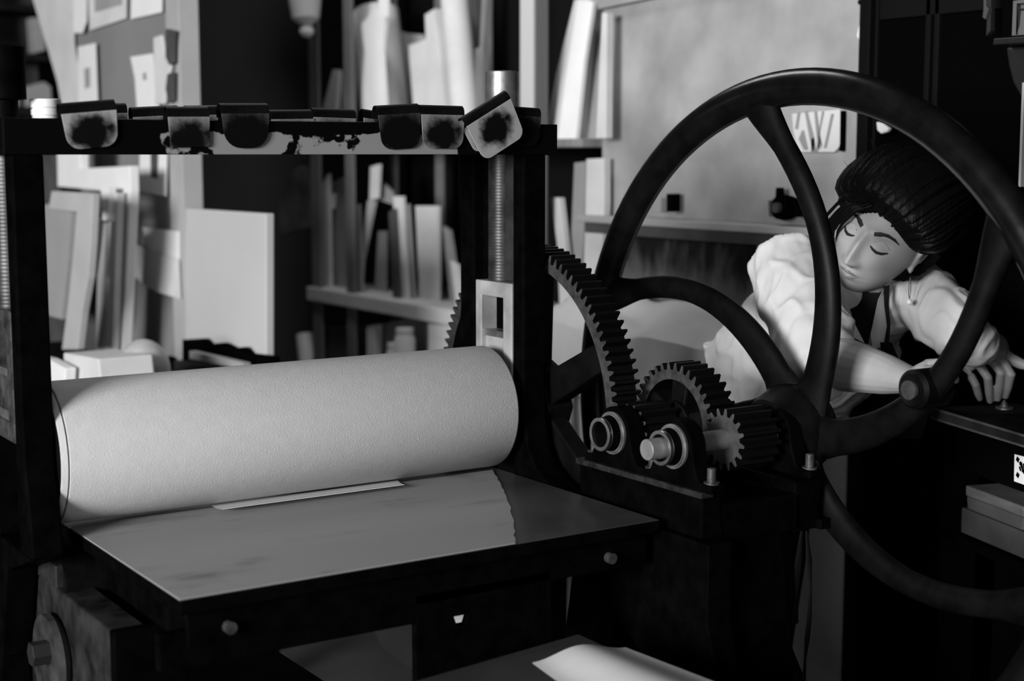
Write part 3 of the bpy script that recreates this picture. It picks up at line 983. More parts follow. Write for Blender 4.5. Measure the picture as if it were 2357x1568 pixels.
LGp = 'boards, sticks and prints on the lower shelf of the rack'
rnd = random.Random(3)
lows = [
    ([(742, 420), (756, 400), (760, 655), (736, 652)], WPAPER, 'narrow pale print standing at the left end of the lower shelf'),
    ([(744, 452), (768, 445), (766, 480), (746, 478)], PAPER, 'small bright card near the left end of the lower shelf'),
    ([(764, 420), (788, 408), (800, 540), (806, 664), (768, 660)], GPAPER, 'grey sheet leaning beside the small bright card'),
    ([(770, 470), (792, 440), (800, 540), (782, 560)], WPAPER, 'torn pale sheet on top of the grey leaning sheet'),
    ([(788, 545), (802, 540), (806, 590), (790, 600)], PAPER, 'small white tag in the lower shelf clutter'),
    ([(806, 470), (824, 470), (832, 665), (812, 665)], GPAPER, 'upright grey print left of the crossing sticks'),
    ([(852, 384), (872, 378), (868, 456), (850, 462)], PAPER, 'short bright strip high among the lower shelf sticks'),
    ([(846, 462), (862, 460), (834, 600), (828, 668), (808, 668), (824, 600)], WPAPER, 'pale stick crossing to the lower left under the bright strip'),
    ([(870, 410), (900, 440), (902, 470), (866, 458)], GPAPER, 'grey crumpled card right of the bright strip'),
    ([(870, 532), (886, 532), (884, 672), (862, 672)], GPAPER, 'grey stick standing in the middle of the lower shelf'),
    ([(894, 490), (906, 480), (918, 676), (904, 676)], DCARD, 'dark stick left of the long pale one'),
    ([(904, 452), (926, 452), (930, 560), (938, 680), (920, 680), (912, 560)], WPAPER, 'long pale stick leaning left on the lower shelf'),
    ([(930, 470), (938, 470), (952, 684), (942, 684)], GPAPER, 'thin grey stick beside the long pale one'),
    ([(956, 474), (1008, 474), (1008, 706), (966, 698)], WPAPER, 'broad upright pale board on the lower shelf'),
    ([(1020, 520), (1034, 530), (1060, 712), (1036, 712)], GPAPER, 'grey tilted board at the right of the lower shelf'),
    ([(1036, 600), (1052, 610), (1066, 714), (1050, 714)], WPAPER, 'pale torn sheet just left of the gear rim'),
]
for k, (px, m, lb) in enumerate(lows):
    slab('shelf_board' if 'stick' not in lb else 'shelf_stick', lb, 'board' if 'stick' not in lb else 'stick', px, RX + .04 + .02 * (k % 5), .012, m, LGp)
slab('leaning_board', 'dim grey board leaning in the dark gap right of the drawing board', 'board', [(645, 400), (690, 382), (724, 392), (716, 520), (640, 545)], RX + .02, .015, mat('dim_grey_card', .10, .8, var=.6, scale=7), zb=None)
# right of the post, lower shelf
slab('thin_board', 'thin pale slat leaning right of the press post', 'slat', [(1268, 455), (1290, 455), (1302, 560), (1318, 745), (1290, 745), (1282, 560)], RX + .04, .015, WPAPER, LGp)
slab('grey_board', 'dark grey board standing right of the thin pale slat', 'board', [(1322, 375), (1348, 372), (1344, 560), (1322, 742), (1300, 742), (1314, 560)], RX + .07, .02, GPAPER, LGp)
slab('shelf_board', 'pale wide board standing beside the notice board', 'board', [(1350, 366), (1392, 364), (1392, 470), (1378, 742), (1336, 742), (1346, 560)], RX + .03, .02, WPAPER, LGp)
# below the lower shelf
roll('paper_roll', 'short bright white tube leaning below the lower shelf at its left', 'roll', (702, 770), (722, 1010), RX - .06 + .06, .035, PAPER, .02)
slab('portfolio_box', 'grey portfolio box below the lower shelf', 'box', [(848, 752), (985, 722), (985, 900), (848, 900)], RX + .05, .05, mat('portfolio_grey', .3, .8, var=.3, scale=4), bevel=.004, zb=.452)
slab('portfolio_spine', 'pale spine of a folder left of the grey portfolio box', 'folder', [(844, 752), (862, 748), (862, 900), (844, 900)], RX - .0, .03, WPAPER, zb=.452)
slab('stacked_paper', 'pale paper stack below the lower shelf by the gear rim', 'paper', [(986, 745), (1050, 752), (1050, 900), (986, 900)], RX + .0, .03, PAPER, zb=.452)
for (u, v, rr, vb, lb) in ((985, 752, .036, 800, 'taller white jar below the lower shelf'), (962, 786, .032, 860, 'shorter white jar below the lower shelf')):
    p_ = onX(u, v, RX + .04 if v < 760 else RX + .05)
    q_ = Vector((p_.x - .09, p_.y, .452))
    j = MB().lathe([(0, rr * .96), (.004, rr), (p_.z - q_.z - .035, rr), (p_.z - q_.z - .02, rr * .8), (p_.z - q_.z - .018, rr * .86), (p_.z - q_.z, rr * .84)], (q_.x, p_.y, q_.z), 2, 28)
    tag(j.build('white_jar', PAPER, None, origin=(q_.x, p_.y, q_.z)), lb, 'jar', 'white jars under the shelf')
slab('dark_box', 'dark grey carton below the shelf beside the white tube', 'box', [(722, 752), (800, 750), (800, 900), (722, 900)], RX + .03, .2, DCARD, zb=.452)
# pile of pale sheets on the low counter seen through the gear train
ct = thing('paper_counter', 'low counter by the wall carrying a heap of sheets behind the gears', 'counter', (2.48, 3.1, 0))
cz = onX(1500, 790, 2.45).z
MB().box(2.36, 2.615, 2.70, 3.48, cz - .04, cz).build('counter_top', WOODD, ct, .003)
for yy in (2.75, 3.43):
    for xx in (2.37, 2.55):
        MB().box(xx, xx + .06, yy - .03, yy + .03, 0, cz - .04).build('leg', WOODD, ct)
cl = MB()
gx = []
NX, NY = 14, 40
vs = []
for i in range(NX):
    for k in range(NY):
        x = 2.365 + .24 * i / (NX - 1)
        y = 2.72 + .74 * k / (NY - 1)
        e = min(1, min(i, NX - 1 - i, k, NY - 1 - k) / 2.5)
        if i == 0:
            vs.append((2.352, y, cz - .16 + .03 * mnoise.noise(Vector((y * 9, 0, 3)))))
            continue
        if i == 1:
            x = 2.352
        z = cz + .004 + e * (.05 + .08 * (i / NX) + .06 * mnoise.noise(Vector((x * 3, y * 4, 1))) + .02 * mnoise.noise(Vector((x * 12, y * 9, 4))))
        vs.append((x, y, max(z, cz + .001)))
n0 = NX * NY
vs += [(x + (.004 if i_ < 2 * NY else 0), y, z - .002 if i_ < 2 * NY else cz + .0005) for i_, (x, y, z) in enumerate(vs)]
fs = []
for i in range(NX - 1):
    for k in range(NY - 1):
        q = (i * NY + k, i * NY + k + 1, (i + 1) * NY + k + 1, (i + 1) * NY + k)
        fs += [q, tuple(v + n0 for v in q[::-1])]
cl.add(vs, fs, True)
tag(cl.build('crumpled_sheet', mat('crumpled_cloth', .5, .9, var=.1, scale=5), None, origin=(2.48, 3.1, cz)), 'crumpled pale cloth heaped on the counter behind the gears', 'cloth')

# ------------------------------------------------------------------ notice board panel with its ledge
NXp = 2.62
MOTT = mat('mottled_panel', 0.31, 0.75, var=0.26, scale=5, bump=0.05)
nb = thing('notice_board', 'large mottled grey board on the right wall with a ledge under it', 'board', (NXp, 3.0, 0))
tl, trp, brp, blp = onX(1388, 22, NXp), onX(1992, -60, NXp), onX(1988, 512, NXp), onX(1388, 498, NXp)
MB().prism3([Vector((NXp, tl.y, 1.276)), Vector((NXp, tl.y, 1.852)), Vector((NXp, trp.y, 1.895)), Vector((NXp, trp.y, 1.276))], (.02, 0, 0)).build('board_face', MOTT, nb, .002)
MB().prism3([Vector((NXp - .02, tl.y, 1.852)), Vector((NXp - .02, tl.y, 1.88)), Vector((NXp - .02, trp.y, 1.925)), Vector((NXp - .02, trp.y, 1.897))], (.05, 0, 0)).build('top_trim', GPAPER, nb, .002)
MB().box(NXp - .07, NXp + .02, trp.y, tl.y + .03, 1.256, 1.276).build('ledge', mat('ledge_wood', .33, .7), nb, .003)
MB().box(NXp - .045, NXp + .02, trp.y, tl.y + .02, 1.225, 1.256).build('ledge_support', DCARD, nb, .002)
slab('pale_scuff', None, None, [(1972, 82), (1977, 60), (1994, 72), (1994, 90), (1985, 84), (1978, 92)], NXp - .002, .002, PAPER, parent=nb)
for (u, v) in ((1982, 5), (1405, 70), (1404, 236)):
    p_ = onX(u, v, NXp)
    MB().lathe([(0, .006), (.006, .004)], (NXp - .005, p_.y, p_.z), 0, 10).build('screw', BLACKM, nb)
# lower wall boards under the ledge
yl0, yl1 = onX(1968, 1300, NXp).y, onX(1790, 1300, NXp).y
MB().box(NXp + .005, NXp + .03, onX(1968, 1300, NXp).y, 2.86, .05, 1.225).build('lower_board', MOTT, nb, .002)


def stain_shade(nt):
    x, y, z, n = ncoord(nt, 9, 7)
    tc = nt.nodes.new('ShaderNodeTexCoord')
    m2 = nt.nodes.new('ShaderNodeMapping')
    m2.inputs['Scale'].default_value = (1, 26, 9)
    nt.links.new(tc.outputs['Object'], m2.inputs[0])
    n2 = nt.nodes.new('ShaderNodeTexNoise')
    n2.inputs['Scale'].default_value = 1
    nt.links.new(m2.outputs[0], n2.inputs['Vector'])
    n2.inputs['Detail'].default_value = 4
    zz = nramp(nt, z, 1.24, 1.02)  # ledge's shade painted in: darker towards the top, over the stains
    s_ = nmath(nt, 'ADD', nmath(nt, 'MULTIPLY', nmath(nt, 'ADD', n, n2.outputs['Fac']), .5), nmath(nt, 'MULTIPLY', nmath(nt, 'SUBTRACT', zz, .5), .5))
    return nramp(nt, s_, .25, .80)


MB().box(NXp + .005, NXp + .03, 2.864, tl.y, .05, 1.225).build('stained_shaded_board', mat_mask('stained_shaded_board_face', .012, .17, stain_shade, .8, .8), nb, .002)

# painted card stuck on the board
p = [(1823, 262), (1932, 252), (1938, 262), (1934, 335), (1920, 350), (1850, 350), (1836, 350), (1826, 300)]
card = thing('painted_card', 'small white card with bold grey slanting strokes stuck on the notice board', 'card', tuple(onX(1880, 348, NXp - .012)), None)
slab('card_sheet', None, None, p, NXp - .014, .010, mat('card_white', .62, .7), parent=card)
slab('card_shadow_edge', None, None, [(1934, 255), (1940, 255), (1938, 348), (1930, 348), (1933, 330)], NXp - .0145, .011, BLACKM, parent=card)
ST = mat('grey_brush_stroke', .25, .8)
for q in ([(1836, 258), (1842, 258), (1836, 297), (1830, 297)], [(1852, 256), (1858, 256), (1874, 318), (1876, 348), (1870, 348), (1862, 312)],
          [(1874, 256), (1880, 256), (1890, 330), (1882, 330), (1878, 300)], [(1892, 256), (1897, 256), (1886, 310), (1892, 335), (1884, 345), (1880, 330)],
          [(1913, 262), (1919, 262), (1902, 340), (1896, 342)], [(1846, 300), (1850, 300), (1860, 345), (1850, 345), (1838, 320)], [(1868, 318), (1874, 318), (1878, 349), (1866, 349)],
          [(1882, 330), (1888, 330), (1882, 349), (1876, 349)]):
    slab('brush_stroke', None, None, q, NXp - .0155, .0012, ST, parent=card)
# latches standing on the ledge
lt = thing('iron_latch', 'dark iron latch with a small upright handle on the ledge beside the spoke', 'latch', tuple(onX(1806, 500, NXp - .03)))
pc = onX(1806, 478, NXp - .03)
MB().lathe([(-.02, .028), (.0, .032), (.02, .028)], pc, 0, 24).build('latch_barrel', BLACKM, lt)
MB().lathe([(-.012, .012), (.012, .012)], pc + Vector((-.02, 0, 0)), 0, 16).build('latch_pin', DCARD, lt)
slab('latch_handle', None, None, [(1786, 432), (1794, 432), (1798, 462), (1806, 470), (1800, 500), (1788, 500), (1784, 462)], NXp - .045, .015, BLACKM, parent=lt)
slab('latch_plate', None, None, [(1826, 455), (1838, 455), (1840, 500), (1826, 500)], NXp - .05, .03, BLACKM, parent=lt)
slab('latch_plate', None, None, [(1768, 462), (1780, 460), (1780, 500), (1770, 498)], NXp - .05, .03, DCARD, parent=lt)
l2 = thing('iron_bracket', 'dark iron bracket post on the ledge seen through the wheel at left', 'bracket', tuple(onX(1530, 490, NXp - .03)))
slab('bracket_post', None, None, [(1534, 446), (1546, 446), (1546, 488), (1534, 488)], NXp - .05, .03, BLACKM, parent=l2)
slab('bracket_plate', None, None, [(1508, 458), (1522, 456), (1522, 486), (1508, 486)], NXp - .03, .02, GPAPER, parent=l2)

# ------------------------------------------------------------------ dark corner on the right: cabinet, wall machine, desk
cabx = 2.64
cab = thing('dark_cabinet', 'tall black cabinet filling the dark corner right of the notice board', 'cabinet', (2.9, 2.0, 0))
cy1 = onX(1994, 100, cabx).y
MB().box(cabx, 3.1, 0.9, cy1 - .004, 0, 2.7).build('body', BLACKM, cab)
MB().box(cabx - .03, cabx, onX(2022, 100, cabx).y, cy1 - .004, 0, 2.7).build('stile', mat('cabinet_stile', .004, .6, spec=.05), cab, .003)
for u in (2140, 2160, 2020):
    yy = onX(u, 150, cabx).y
    MB().box(cabx - .012, cabx, yy - .008, yy + .006, 1.3, 2.6).build('moulding', mat('cabinet_moulding', .005, .6, spec=.05), cab, .002)
MB().box(cabx - .012, cabx, 1.0, onX(2030, 100, cabx).y, 1.75, 1.80).build('moulding', mat('cabinet_moulding', .005, .6, spec=.05), cab, .002)
slab('paper_tag', 'small pale rounded tag on the cabinet stile just under the wheel rim', 'tag', [(2016, 280), (2030, 284), (2046, 296), (2040, 304), (2026, 308), (2018, 300)], cabx - .045, .012, PAPER, bevel=.003)
# wall machine
wmx = 2.50
wm = thing('wall_machine', 'dark bracketed machine with a pale label at the top right corner', 'machine', tuple(onX(2330, 330, wmx)))
slab('housing', None, None, [(2304, -60), (2420, -60), (2420, 95), (2304, 98)], wmx, .13, BLACKM, parent=wm, bevel=.004)
slab('shelf_plate', None, None, [(2286, 88), (2420, 78), (2420, 96), (2284, 104)], wmx - .03, .16, mat('machine_plate', .008, .5), parent=wm, bevel=.003)
slab('bracket', None, None, [(2314, 108), (2420, 104), (2420, 260), (2352, 230), (2330, 190), (2320, 150)], wmx + .02, .05, mat('machine_bracket', .008, .5), parent=wm, bevel=.006)
slab('hanging_rod', None, None, [(2353, 190), (2358, 190), (2349, 430), (2344, 430)], wmx + .012, .012, GPAPER, parent=wm)
slab('pull_rod', None, None, [(2264, -60), (2272, -60), (2270, 14), (2276, 20), (2268, 44), (2262, 40), (2264, 20)], wmx + .05, .012, mat('rod_grey', .06, .5), parent=wm)
slab('side_bar', None, None, [(2276, -60), (2282, -60), (2280, 70), (2270, 82), (2272, 40)], wmx + .06, .012, mat('rod_dark', .02, .5), parent=wm)
lbx = wmx - .003
slab('label', None, None, [(2332, 2), (2420, -10), (2420, 76), (2329, 82)], lbx, .002, mat('label_paper', .10, .8), parent=wm)
for q in ([(2340, 8), (2344, 7), (2342, 80), (2338, 80)], [(2344, 8), (2420, 0), (2420, 6), (2344, 12)], [(2344, 8), (2349, 8), (2349, 28), (2346, 60), (2339, 80), (2341, 40)], [(2348, 20), (2420, 12), (2420, 18), (2348, 25)]):
    slab('label_print', None, None, q, lbx - .001, .001, mat('label_ink', .006, .8), parent=wm)

# work desk
dA, dB = Vector((2.421, 2.105, .93)), Vector((2.15, 1.235, .93))
dd = (dB - dA).normalized()
dn = Vector((-dd.y, dd.x, 0))
if dn.x < 0:
    dn = -dn
desk = thing('work_desk', 'dark wooden work desk with a worn edge at the right where the woman works', 'desk', (2.5, 1.7, 0))
MB().prism3([dA, dB, dB + dn * .42, dA + dn * .20], (0, 0, -.022)).build('desk_top', WOODD, desk, .003)
MB().prism3([dA + Vector((0, 0, .001)), dA + dd * .9 + Vector((0, 0, .001)), dA + dd * .9 + dn * .004 + Vector((0, 0, .001)), dA + dn * .004 + Vector((0, 0, .001))], (0, 0, -.024)).build('worn_edge', mat('worn_desk_edge', .09, .6, var=.6, scale=14), desk)
iA = dA + dn * .015 + dd * .03
MB().prism3([iA - Vector((0, 0, .022)), iA + dd * .84 - Vector((0, 0, .022)), iA + dd * .84 + dn * .012 - Vector((0, 0, .022)), iA + dn * .012 - Vector((0, 0, .022))], (0, 0, -.085)).build('front_panel', BLACKM, desk)
MB().prism3([iA - Vector((0, 0, .105)) + dd * .0 + dn * .013, iA + dd * .84 - Vector((0, 0, .105)) + dn * .013, iA + dd * .84 + dn * .2 - Vector((0, 0, .105)), iA + dn * .2 - Vector((0, 0, .105))], (0, 0, -.012)).build('shelf', BLACKM, desk)
for k in (0.0, .80):
    q = Vector((iA.x, iA.y, 0)) + dd * k
    MB().prism3([q, q + dd * .05, q + dd * .05 + dn * .05, q + dn * .05], (0, 0, .9)).build('leg', BLACKM, desk)
    q = q + dn * .13
    MB().prism3([q, q + dd * .05, q + dd * .05 + dn * .05, q + dn * .05], (0, 0, .9)).build('leg', BLACKM, desk)


def deskp(u, v, off=0.0):
    """point on the vertical front plane of the desk, off metres behind it"""
    r = ray(u, v)
    q = dA + dn * off
    t = (q - CAMP).dot(dn) / r.dot(dn)
    return CAMP + r * t


lp = [deskp(2335, 1046, .010), deskp(2420, 1068, .010), deskp(2420, 1138, .010), deskp(2334, 1108, .010)]
cs = thing('spotted_card', 'white card printed with black ornaments on the desk front', 'card', tuple(lp[3]))
MB().prism3(lp, dn * .003).build('card_sheet', PAPER, cs)
for (u, v, k) in ((2342, 1058, 0), (2342, 1094, 0)):
    c_ = deskp(u, v, .009)
    c2 = [c_ + dd * (.006 * math.cos(t * 1.57 + .3)) + Vector((0, 0, .006 * math.sin(t * 1.57 + .3))) for t in range(4)]
    MB().prism3(c2, dn * .002).build('printed_spot', BLACKM, cs)
c_ = deskp(2352, 1076, .009)
o_ = [c_ + dd * (.0095 * math.cos(t)) + Vector((0, 0, .0095 * math.sin(t))) for t in np.linspace(0, 2 * math.pi, 17)[:-1]]
i_ = [c_ + dd * (.005 * math.cos(t)) + Vector((0, 0, .005 * math.sin(t))) for t in np.linspace(0, 2 * math.pi, 17)[:-1]]
for k in range(16):
    j = (k + 1) % 16
    if k % 4 == 3:
        continue
    MB().prism3([o_[k], o_[j], i_[j], i_[k]], dn * .002).build('printed_ring', BLACKM, cs)
q_ = [deskp(2345, 1064, .009), deskp(2349, 1062, .009), deskp(2360, 1090, .009), deskp(2356, 1092, .009)]
MB().prism3(q_, dn * .002).build('printed_stroke', BLACKM, cs)

# wood blocks on the desk shelf
shz = (deskp(2208, 1236, .03).z + deskp(2420, 1302, .03).z) / 2 - .0005
MB().prism3([Vector((iA.x, iA.y, shz)), Vector((iA.x, iA.y, shz)) + dd * .84, Vector((iA.x, iA.y, shz)) + dd * .84 + dn * .3, Vector((iA.x, iA.y, shz)) + dn * .2], (0, 0, -.02)).build('shelf', BLACKM, desk)
BW = mat('block_wood', .10, .7, var=.3, scale=10, stretch=(1, 1, 5))
for (px, lb, m) in (([(2212, 1182), (2420, 1235), (2420, 1302), (2208, 1236)], 'thick grey wooden block at the bottom of the pile under the desk', mat('block_wood_low', .055, .7, var=.3, scale=9)),
                    ([(2224, 1150), (2356, 1184), (2354, 1212), (2226, 1181)], 'middle grey plank of the wooden pile under the desk', mat('block_wood_mid', .065, .7, var=.3, scale=9)),
                    ([(2222, 1124), (2357, 1160), (2357, 1184), (2222, 1149)], 'top plank with pale flecks on the wooden pile under the desk', BW)):
    pts = [deskp(u, v, .03) for u, v in px]
    pts[2].z = pts[3].z = min(pts[2].z, pts[3].z) if False else (pts[2].z + pts[3].z) / 2
    pts[0].z = pts[1].z = (pts[0].z + pts[1].z) / 2
    tag(MB().prism3(pts, dn * .11).build('wood_block', m, None, .003, origin=tuple(pts[3])), lb, 'block', 'wooden blocks piled under the desk')
# brass thumb-piece the woman's fingers rest beside
tcz = onZ(2312, 940, .932)
tm = MB().lathe([(0, .018), (.003, .018), (.005, .008), (.012, .006), (.018, .002)], (tcz.x, tcz.y, .931), 2, 20)
tag(tm.build('drawing_pin', STEELD, None, origin=(tcz.x, tcz.y, .931)), 'small pale metal button with a pointed top on the desk by the hand', 'pin')

# ------------------------------------------------------------------ low table with papers in the bottom foreground
zf = .700
pA, pB, pC = onZ(935, 1572, zf), onZ(1332, 1458, zf), onZ(1425, 1500, zf)
pd_ = (pB - pA).normalized()
pn_ = Vector((pd_.y, -pd_.x, 0))
pE = pA + pn_ * .42
pF = pC + pn_ * .36
lt_ = thing('low_stand', 'low dark stand in the bottom foreground in front of the press bed', 'stand', (pA.x + .2, pA.y - .2, 0))
sp_ = [pA + pd_ * .05 + pn_ * .04, pB - pd_ * .05 + pn_ * .04, pF - pd_ * .08 - pn_ * .04, pE + pd_ * .05 - pn_ * .04]
MB().prism3([Vector((q.x, q.y, zf - .03)) for q in sp_], (0, 0, -.02)).build('stand_top', WOODD, lt_, .003)
for q in sp_:
    c_ = sum(sp_, Vector()) / 4
    q = q.lerp(c_, .12)
    MB().box(q.x - .015, q.x + .015, q.y - .015, q.y + .015, 0, zf - .05).build('leg', WOODD, lt_)
fd = MB().prism3([pA, pB, pC, pF, pE], (0, 0, -.0295))
tag(fd.build('dark_portfolio', mat('portfolio_black', .022, .8, var=.4, scale=8), None, .004, origin=(pA.x + .2, pA.y - .2, zf - .0295)), 'dark flat portfolio lying on the low stand in front', 'portfolio')
cu = MB()
vs = []
zs = zf + .001
A, B = onZ(1225, 1527, zs), onZ(1440, 1492, zs)
Cc, Dd = onZ(1380, 1640, zs), onZ(1720, 1600, zs)
n_, m_ = 16, 14
for i in range(n_):
    for k in range(m_):
        s_, t_ = i / (n_ - 1), k / (m_ - 1)
        q = A.lerp(B, s_).lerp(Cc.lerp(Dd, s_), t_)
        vs.append((q.x, q.y, zs + .022 * math.sin(math.pi * s_) ** 2 * (.7 + .3 * t_)))
n0 = len(vs)
vs += [(x, y, z + .001) for x, y, z in vs]
fs = []
for i in range(n_ - 1):
    for k in range(m_ - 1):
        q = (i * m_ + k, i * m_ + k + 1, (i + 1) * m_ + k + 1, (i + 1) * m_ + k)
        fs += [q, tuple(v + n0 for v in q[::-1])]
cu.add(vs, fs, True)
tag(cu.build('curling_sheet', WPAPER, None, origin=(A.x, A.y, zs)), 'curling white sheet arched over the dark portfolio at the bottom edge', 'paper')
slab('pale_sheet', 'pale sheet glimpsed through the notch of the plate under the bed', 'sheet', [(1010, 1390), (1120, 1370), (1120, 1480), (1010, 1500)], 1.30, .004, PAPER)
# crate and sheets standing under the bed on the floor side
ub = thing('plate_crate', 'low dark wooden crate on the floor under the left of the bed', 'crate', (.95, 2.45, 0))
MB().box(.76, 1.12, 2.15, 2.75, .50, .55).build('lid', mat('crate_lid_wood', .012, .7, var=.7, scale=9, spec=.1), ub, .003)
MB().box(.77, 1.11, 2.16, 2.74, 0, .50).build('body', WOODD, ub, .003)
slab('leaning_sheet', 'pale sheet leaning under the bed left of the centre plate', 'sheet', [(846, 1420), (980, 1390), (980, 1560), (930, 1530), (880, 1490)], 1.58, .01, WPAPER)
fb = MB()
pts = []
cy0, cy1 = onX(1352, 900, RX - .05).y, onX(1225, 900, RX - .05).y
for i in range(36):
    for k in range(10):
        y = cy0 + (cy1 - cy0) * i / 35
        z = .06 + (zl - .07 - .06) * k / 9
        pts.append((RX - .045 + .022 * math.sin(y * 38 + .6 * math.sin(z * 5)) + .012 * mnoise.noise(Vector((y * 6, z * 3, 2))), y, z))
n0 = len(pts)
pts += [(x + .004, y, z) for x, y, z in pts]
fs = []
for i in range(35):
    for k in range(9):
        q = (i * 10 + k, i * 10 + k + 1, (i + 1) * 10 + k + 1, (i + 1) * 10 + k)
        fs += [q, tuple(v + n0 for v in q[::-1])]
fb.add(pts, fs, True)
tag(fb.build('hanging_cloth', mat('hung_cloth', .6, .9, var=.1, scale=6), None, origin=(RX - .045, (cy0 + cy1) / 2, .06)), 'pale pleated cloth hanging under the shelf, seen beside the press post', 'cloth')
# strap dangling from the bracket
st = MB()
q0 = Vector((1.835, 1.842, .812))
for path, wd in (([(1845, 1222), (1838, 1300), (1833, 1370), (1830, 1436)], .0085), ([(1856, 1222), (1862, 1290), (1866, 1350), (1863, 1420), (1858, 1470), (1853, 1520), (1849, 1590)], .0062)):
    P = [onY(u, v, 1.845) for u, v in path]
    P[0].z = min(P[0].z, .8105)
    rr = [wd * (.8 + .4 * math.sin(2.2 * i)) for i in range(len(P))]
    rr[0] = wd * .35
    st.loft(P, [(r_, .0015) for r_ in rr], (1, 0, 0), 10)
tag(st.build('dangling_strap', DARKCLOTH, None, origin=(1.84, 1.845, .5)), 'black frayed strap dangling from the foot of the gear bracket', 'strap')

# ------------------------------------------------------------------ the woman
def meshobj(mb, name, m):
    return mb.build(name, m)


def remesh(objs, name, m, voxel, smooth=2, disp=None):
    """several closed tubes become one continuous surface"""
    bm = bmesh.new()
    for o in objs:
        bm.from_mesh(o.data)
        bpy.data.objects.remove(o)
    me = bpy.data.meshes.new(name)
    bm.to_mesh(me)
    bm.free()
    o = bpy.data.objects.new(name, me)
    COL.objects.link(o)
    md = o.modifiers.new('remesh', 'REMESH')
    md.mode = 'VOXEL'
    md.voxel_size = voxel
    md.use_smooth_shade = True
    if smooth:
        sm = o.modifiers.new('smooth', 'SMOOTH')
        sm.factor = .5
        sm.iterations = smooth
    dg = bpy.context.evaluated_depsgraph_get()
    dg.update()
    me2 = bpy.data.meshes.new_from_object(o.evaluated_get(dg))
    o.modifiers.clear()
    o.data = me2
    o.data.materials.clear()
    o.data.materials.append(m)
    n = len(me2.vertices)
    if disp:
        co = np.empty(n * 3, np.float32)
        no = np.empty(n * 3, np.float32)
        me2.vertices.foreach_get('co', co)
        me2.vertices.foreach_get('normal', no)
        co, no = co.reshape(-1, 3), no.reshape(-1, 3)
        d = np.array([disp(Vector(c)) for c in co], np.float32)
        me2.vertices.foreach_set('co', (co + no * d[:, None]).ravel())
    me2.polygons.foreach_set('use_smooth', [True] * len(me2.polygons))
    me2.update()
    return o


def cdir(r, p, t):
    """direction from (to the right, up, towards the viewer) components"""
    return (RT * r + UP * p - FW * t).normalized()


HC = at(2032, 544, 2.95)                     # middle of the head
hu, hf = cdir(.34, .80, .46), cdir(-.62, -.20, .76)
hx = hu.cross(hf).normalized()               # towards her left ear
hf = hx.cross(hu).normalized()
HM = Matrix((hx, hf, hu)).transposed() * 1.08       # head-local (x, forward, up) to world


def hw_(x, y, z):
    return HC + HM @ Vector((x, y, z))


def g2(x, z, cx_, cz_, sx, sz):
    return np.exp(-((x - cx_) / sx) ** 2 - ((z - cz_) / sz) ** 2)


def head_verts(nu=150, nv=180):
    ph = np.linspace(0, np.pi, nu + 1)[:, None]
    th = np.linspace(0, 2 * np.pi, nv, endpoint=False)[None, :]
    dx = np.sin(ph) * np.sin(th)
    dy = np.sin(ph) * np.cos(th)
    dz = np.cos(ph) * np.ones_like(th)
    x, y, z = .074 * dx, .094 * dy, .115 * dz
    low = np.clip(-z / .115, 0, 1)
    x = x * (1 - .30 * low ** 1.6)
    fr = np.clip(dy, 0, 1)
    # flatter face, stronger jaw in front; back of the skull drawn in to the neck
    y = np.where(dy > 0, y * (1 - .08 * low) + .012 * low ** 2 * fr, y * (1 - .45 * low ** 1.5))
    z = z - .004 * low * fr
    # forehead a little flat
    y = y - .006 * fr * np.exp(-((z - .05) / .03) ** 2)
    f = fr ** .5
    ax = np.abs(x)
    d = 0
    # nose
    rid = np.clip((.020 - z) / .058, 0, 1)
    tipz = -.040
    up_ = np.where(z > tipz, 1.0, np.exp(-((z - tipz) / .0065) ** 2))
    amp = np.where(z > .020, .006 * np.exp(-((z - .020) / .010) ** 2), .006 + .021 * rid ** 1.15) * up_
    wid = .0070 + .0045 * rid ** 2
    d = d + amp * np.exp(-(x / wid) ** 2)
    d = d + .0075 * g2(ax, z, .0125, -.037, .0058, .0065)          # wings
    d = d - .0035 * g2(ax, z, .0075, -.0465, .004, .0028)          # nostril hollows
    # eyes
    d = d - .0105 * g2(ax, z, .030, .010, .0165, .0105)
    d = d + .0085 * g2(ax, z, .031, .008, .0125, .0075)            # lids over the eyeball
    d = d - .0020 * g2(ax, z, .030, .0165, .014, .0018)            # lid crease
    d = d + .0045 * g2(ax, z, .028, .0285, .020, .006)             # brow
    d = d - .0025 * g2(x, z, 0, .022, .010, .012)
    # cheeks, mouth, chin
    d = d + .0055 * g2(ax, z, .043, -.020, .018, .016)
    d = d - .0025 * g2(ax, z, .030, -.060, .010, .016)
    d = d + .0035 * g2(x, z, 0, -.062, .026, .016)
    d = d + .0048 * g2(x, z, 0, -.0585, .018, .0042) * (1 - .25 * g2(x, z, 0, -.0585, .004, .01))
    d = d + .0055 * g2(x, z, 0, -.0690, .016, .0048)
    d = d - .0042 * g2(x, z, 0, -.0635, .021, .0016)
    d = d - .0030 * g2(x, z, 0, -.0790, .016, .0045)
    d = d - .0015 * g2(x, z, 0, -.0515, .003, .005)
    d = d + .0070 * g2(x, z, 0, -.0970, .018, .0120)
    y = y + d * f
    return np.stack([x, y, z], -1)


hv = head_verts()
nu_, nv_ = hv.shape[0] - 1, hv.shape[1]
hfaces = [(i * nv_ + k, (i + 1) * nv_ + k, (i + 1) * nv_ + (k + 1) % nv_, i * nv_ + (k + 1) % nv_) for i in range(nu_) for k in range(nv_)]
headmb = MB()
headmb.add([hw_(*p) for p in hv.reshape(-1, 3)], hfaces, True)
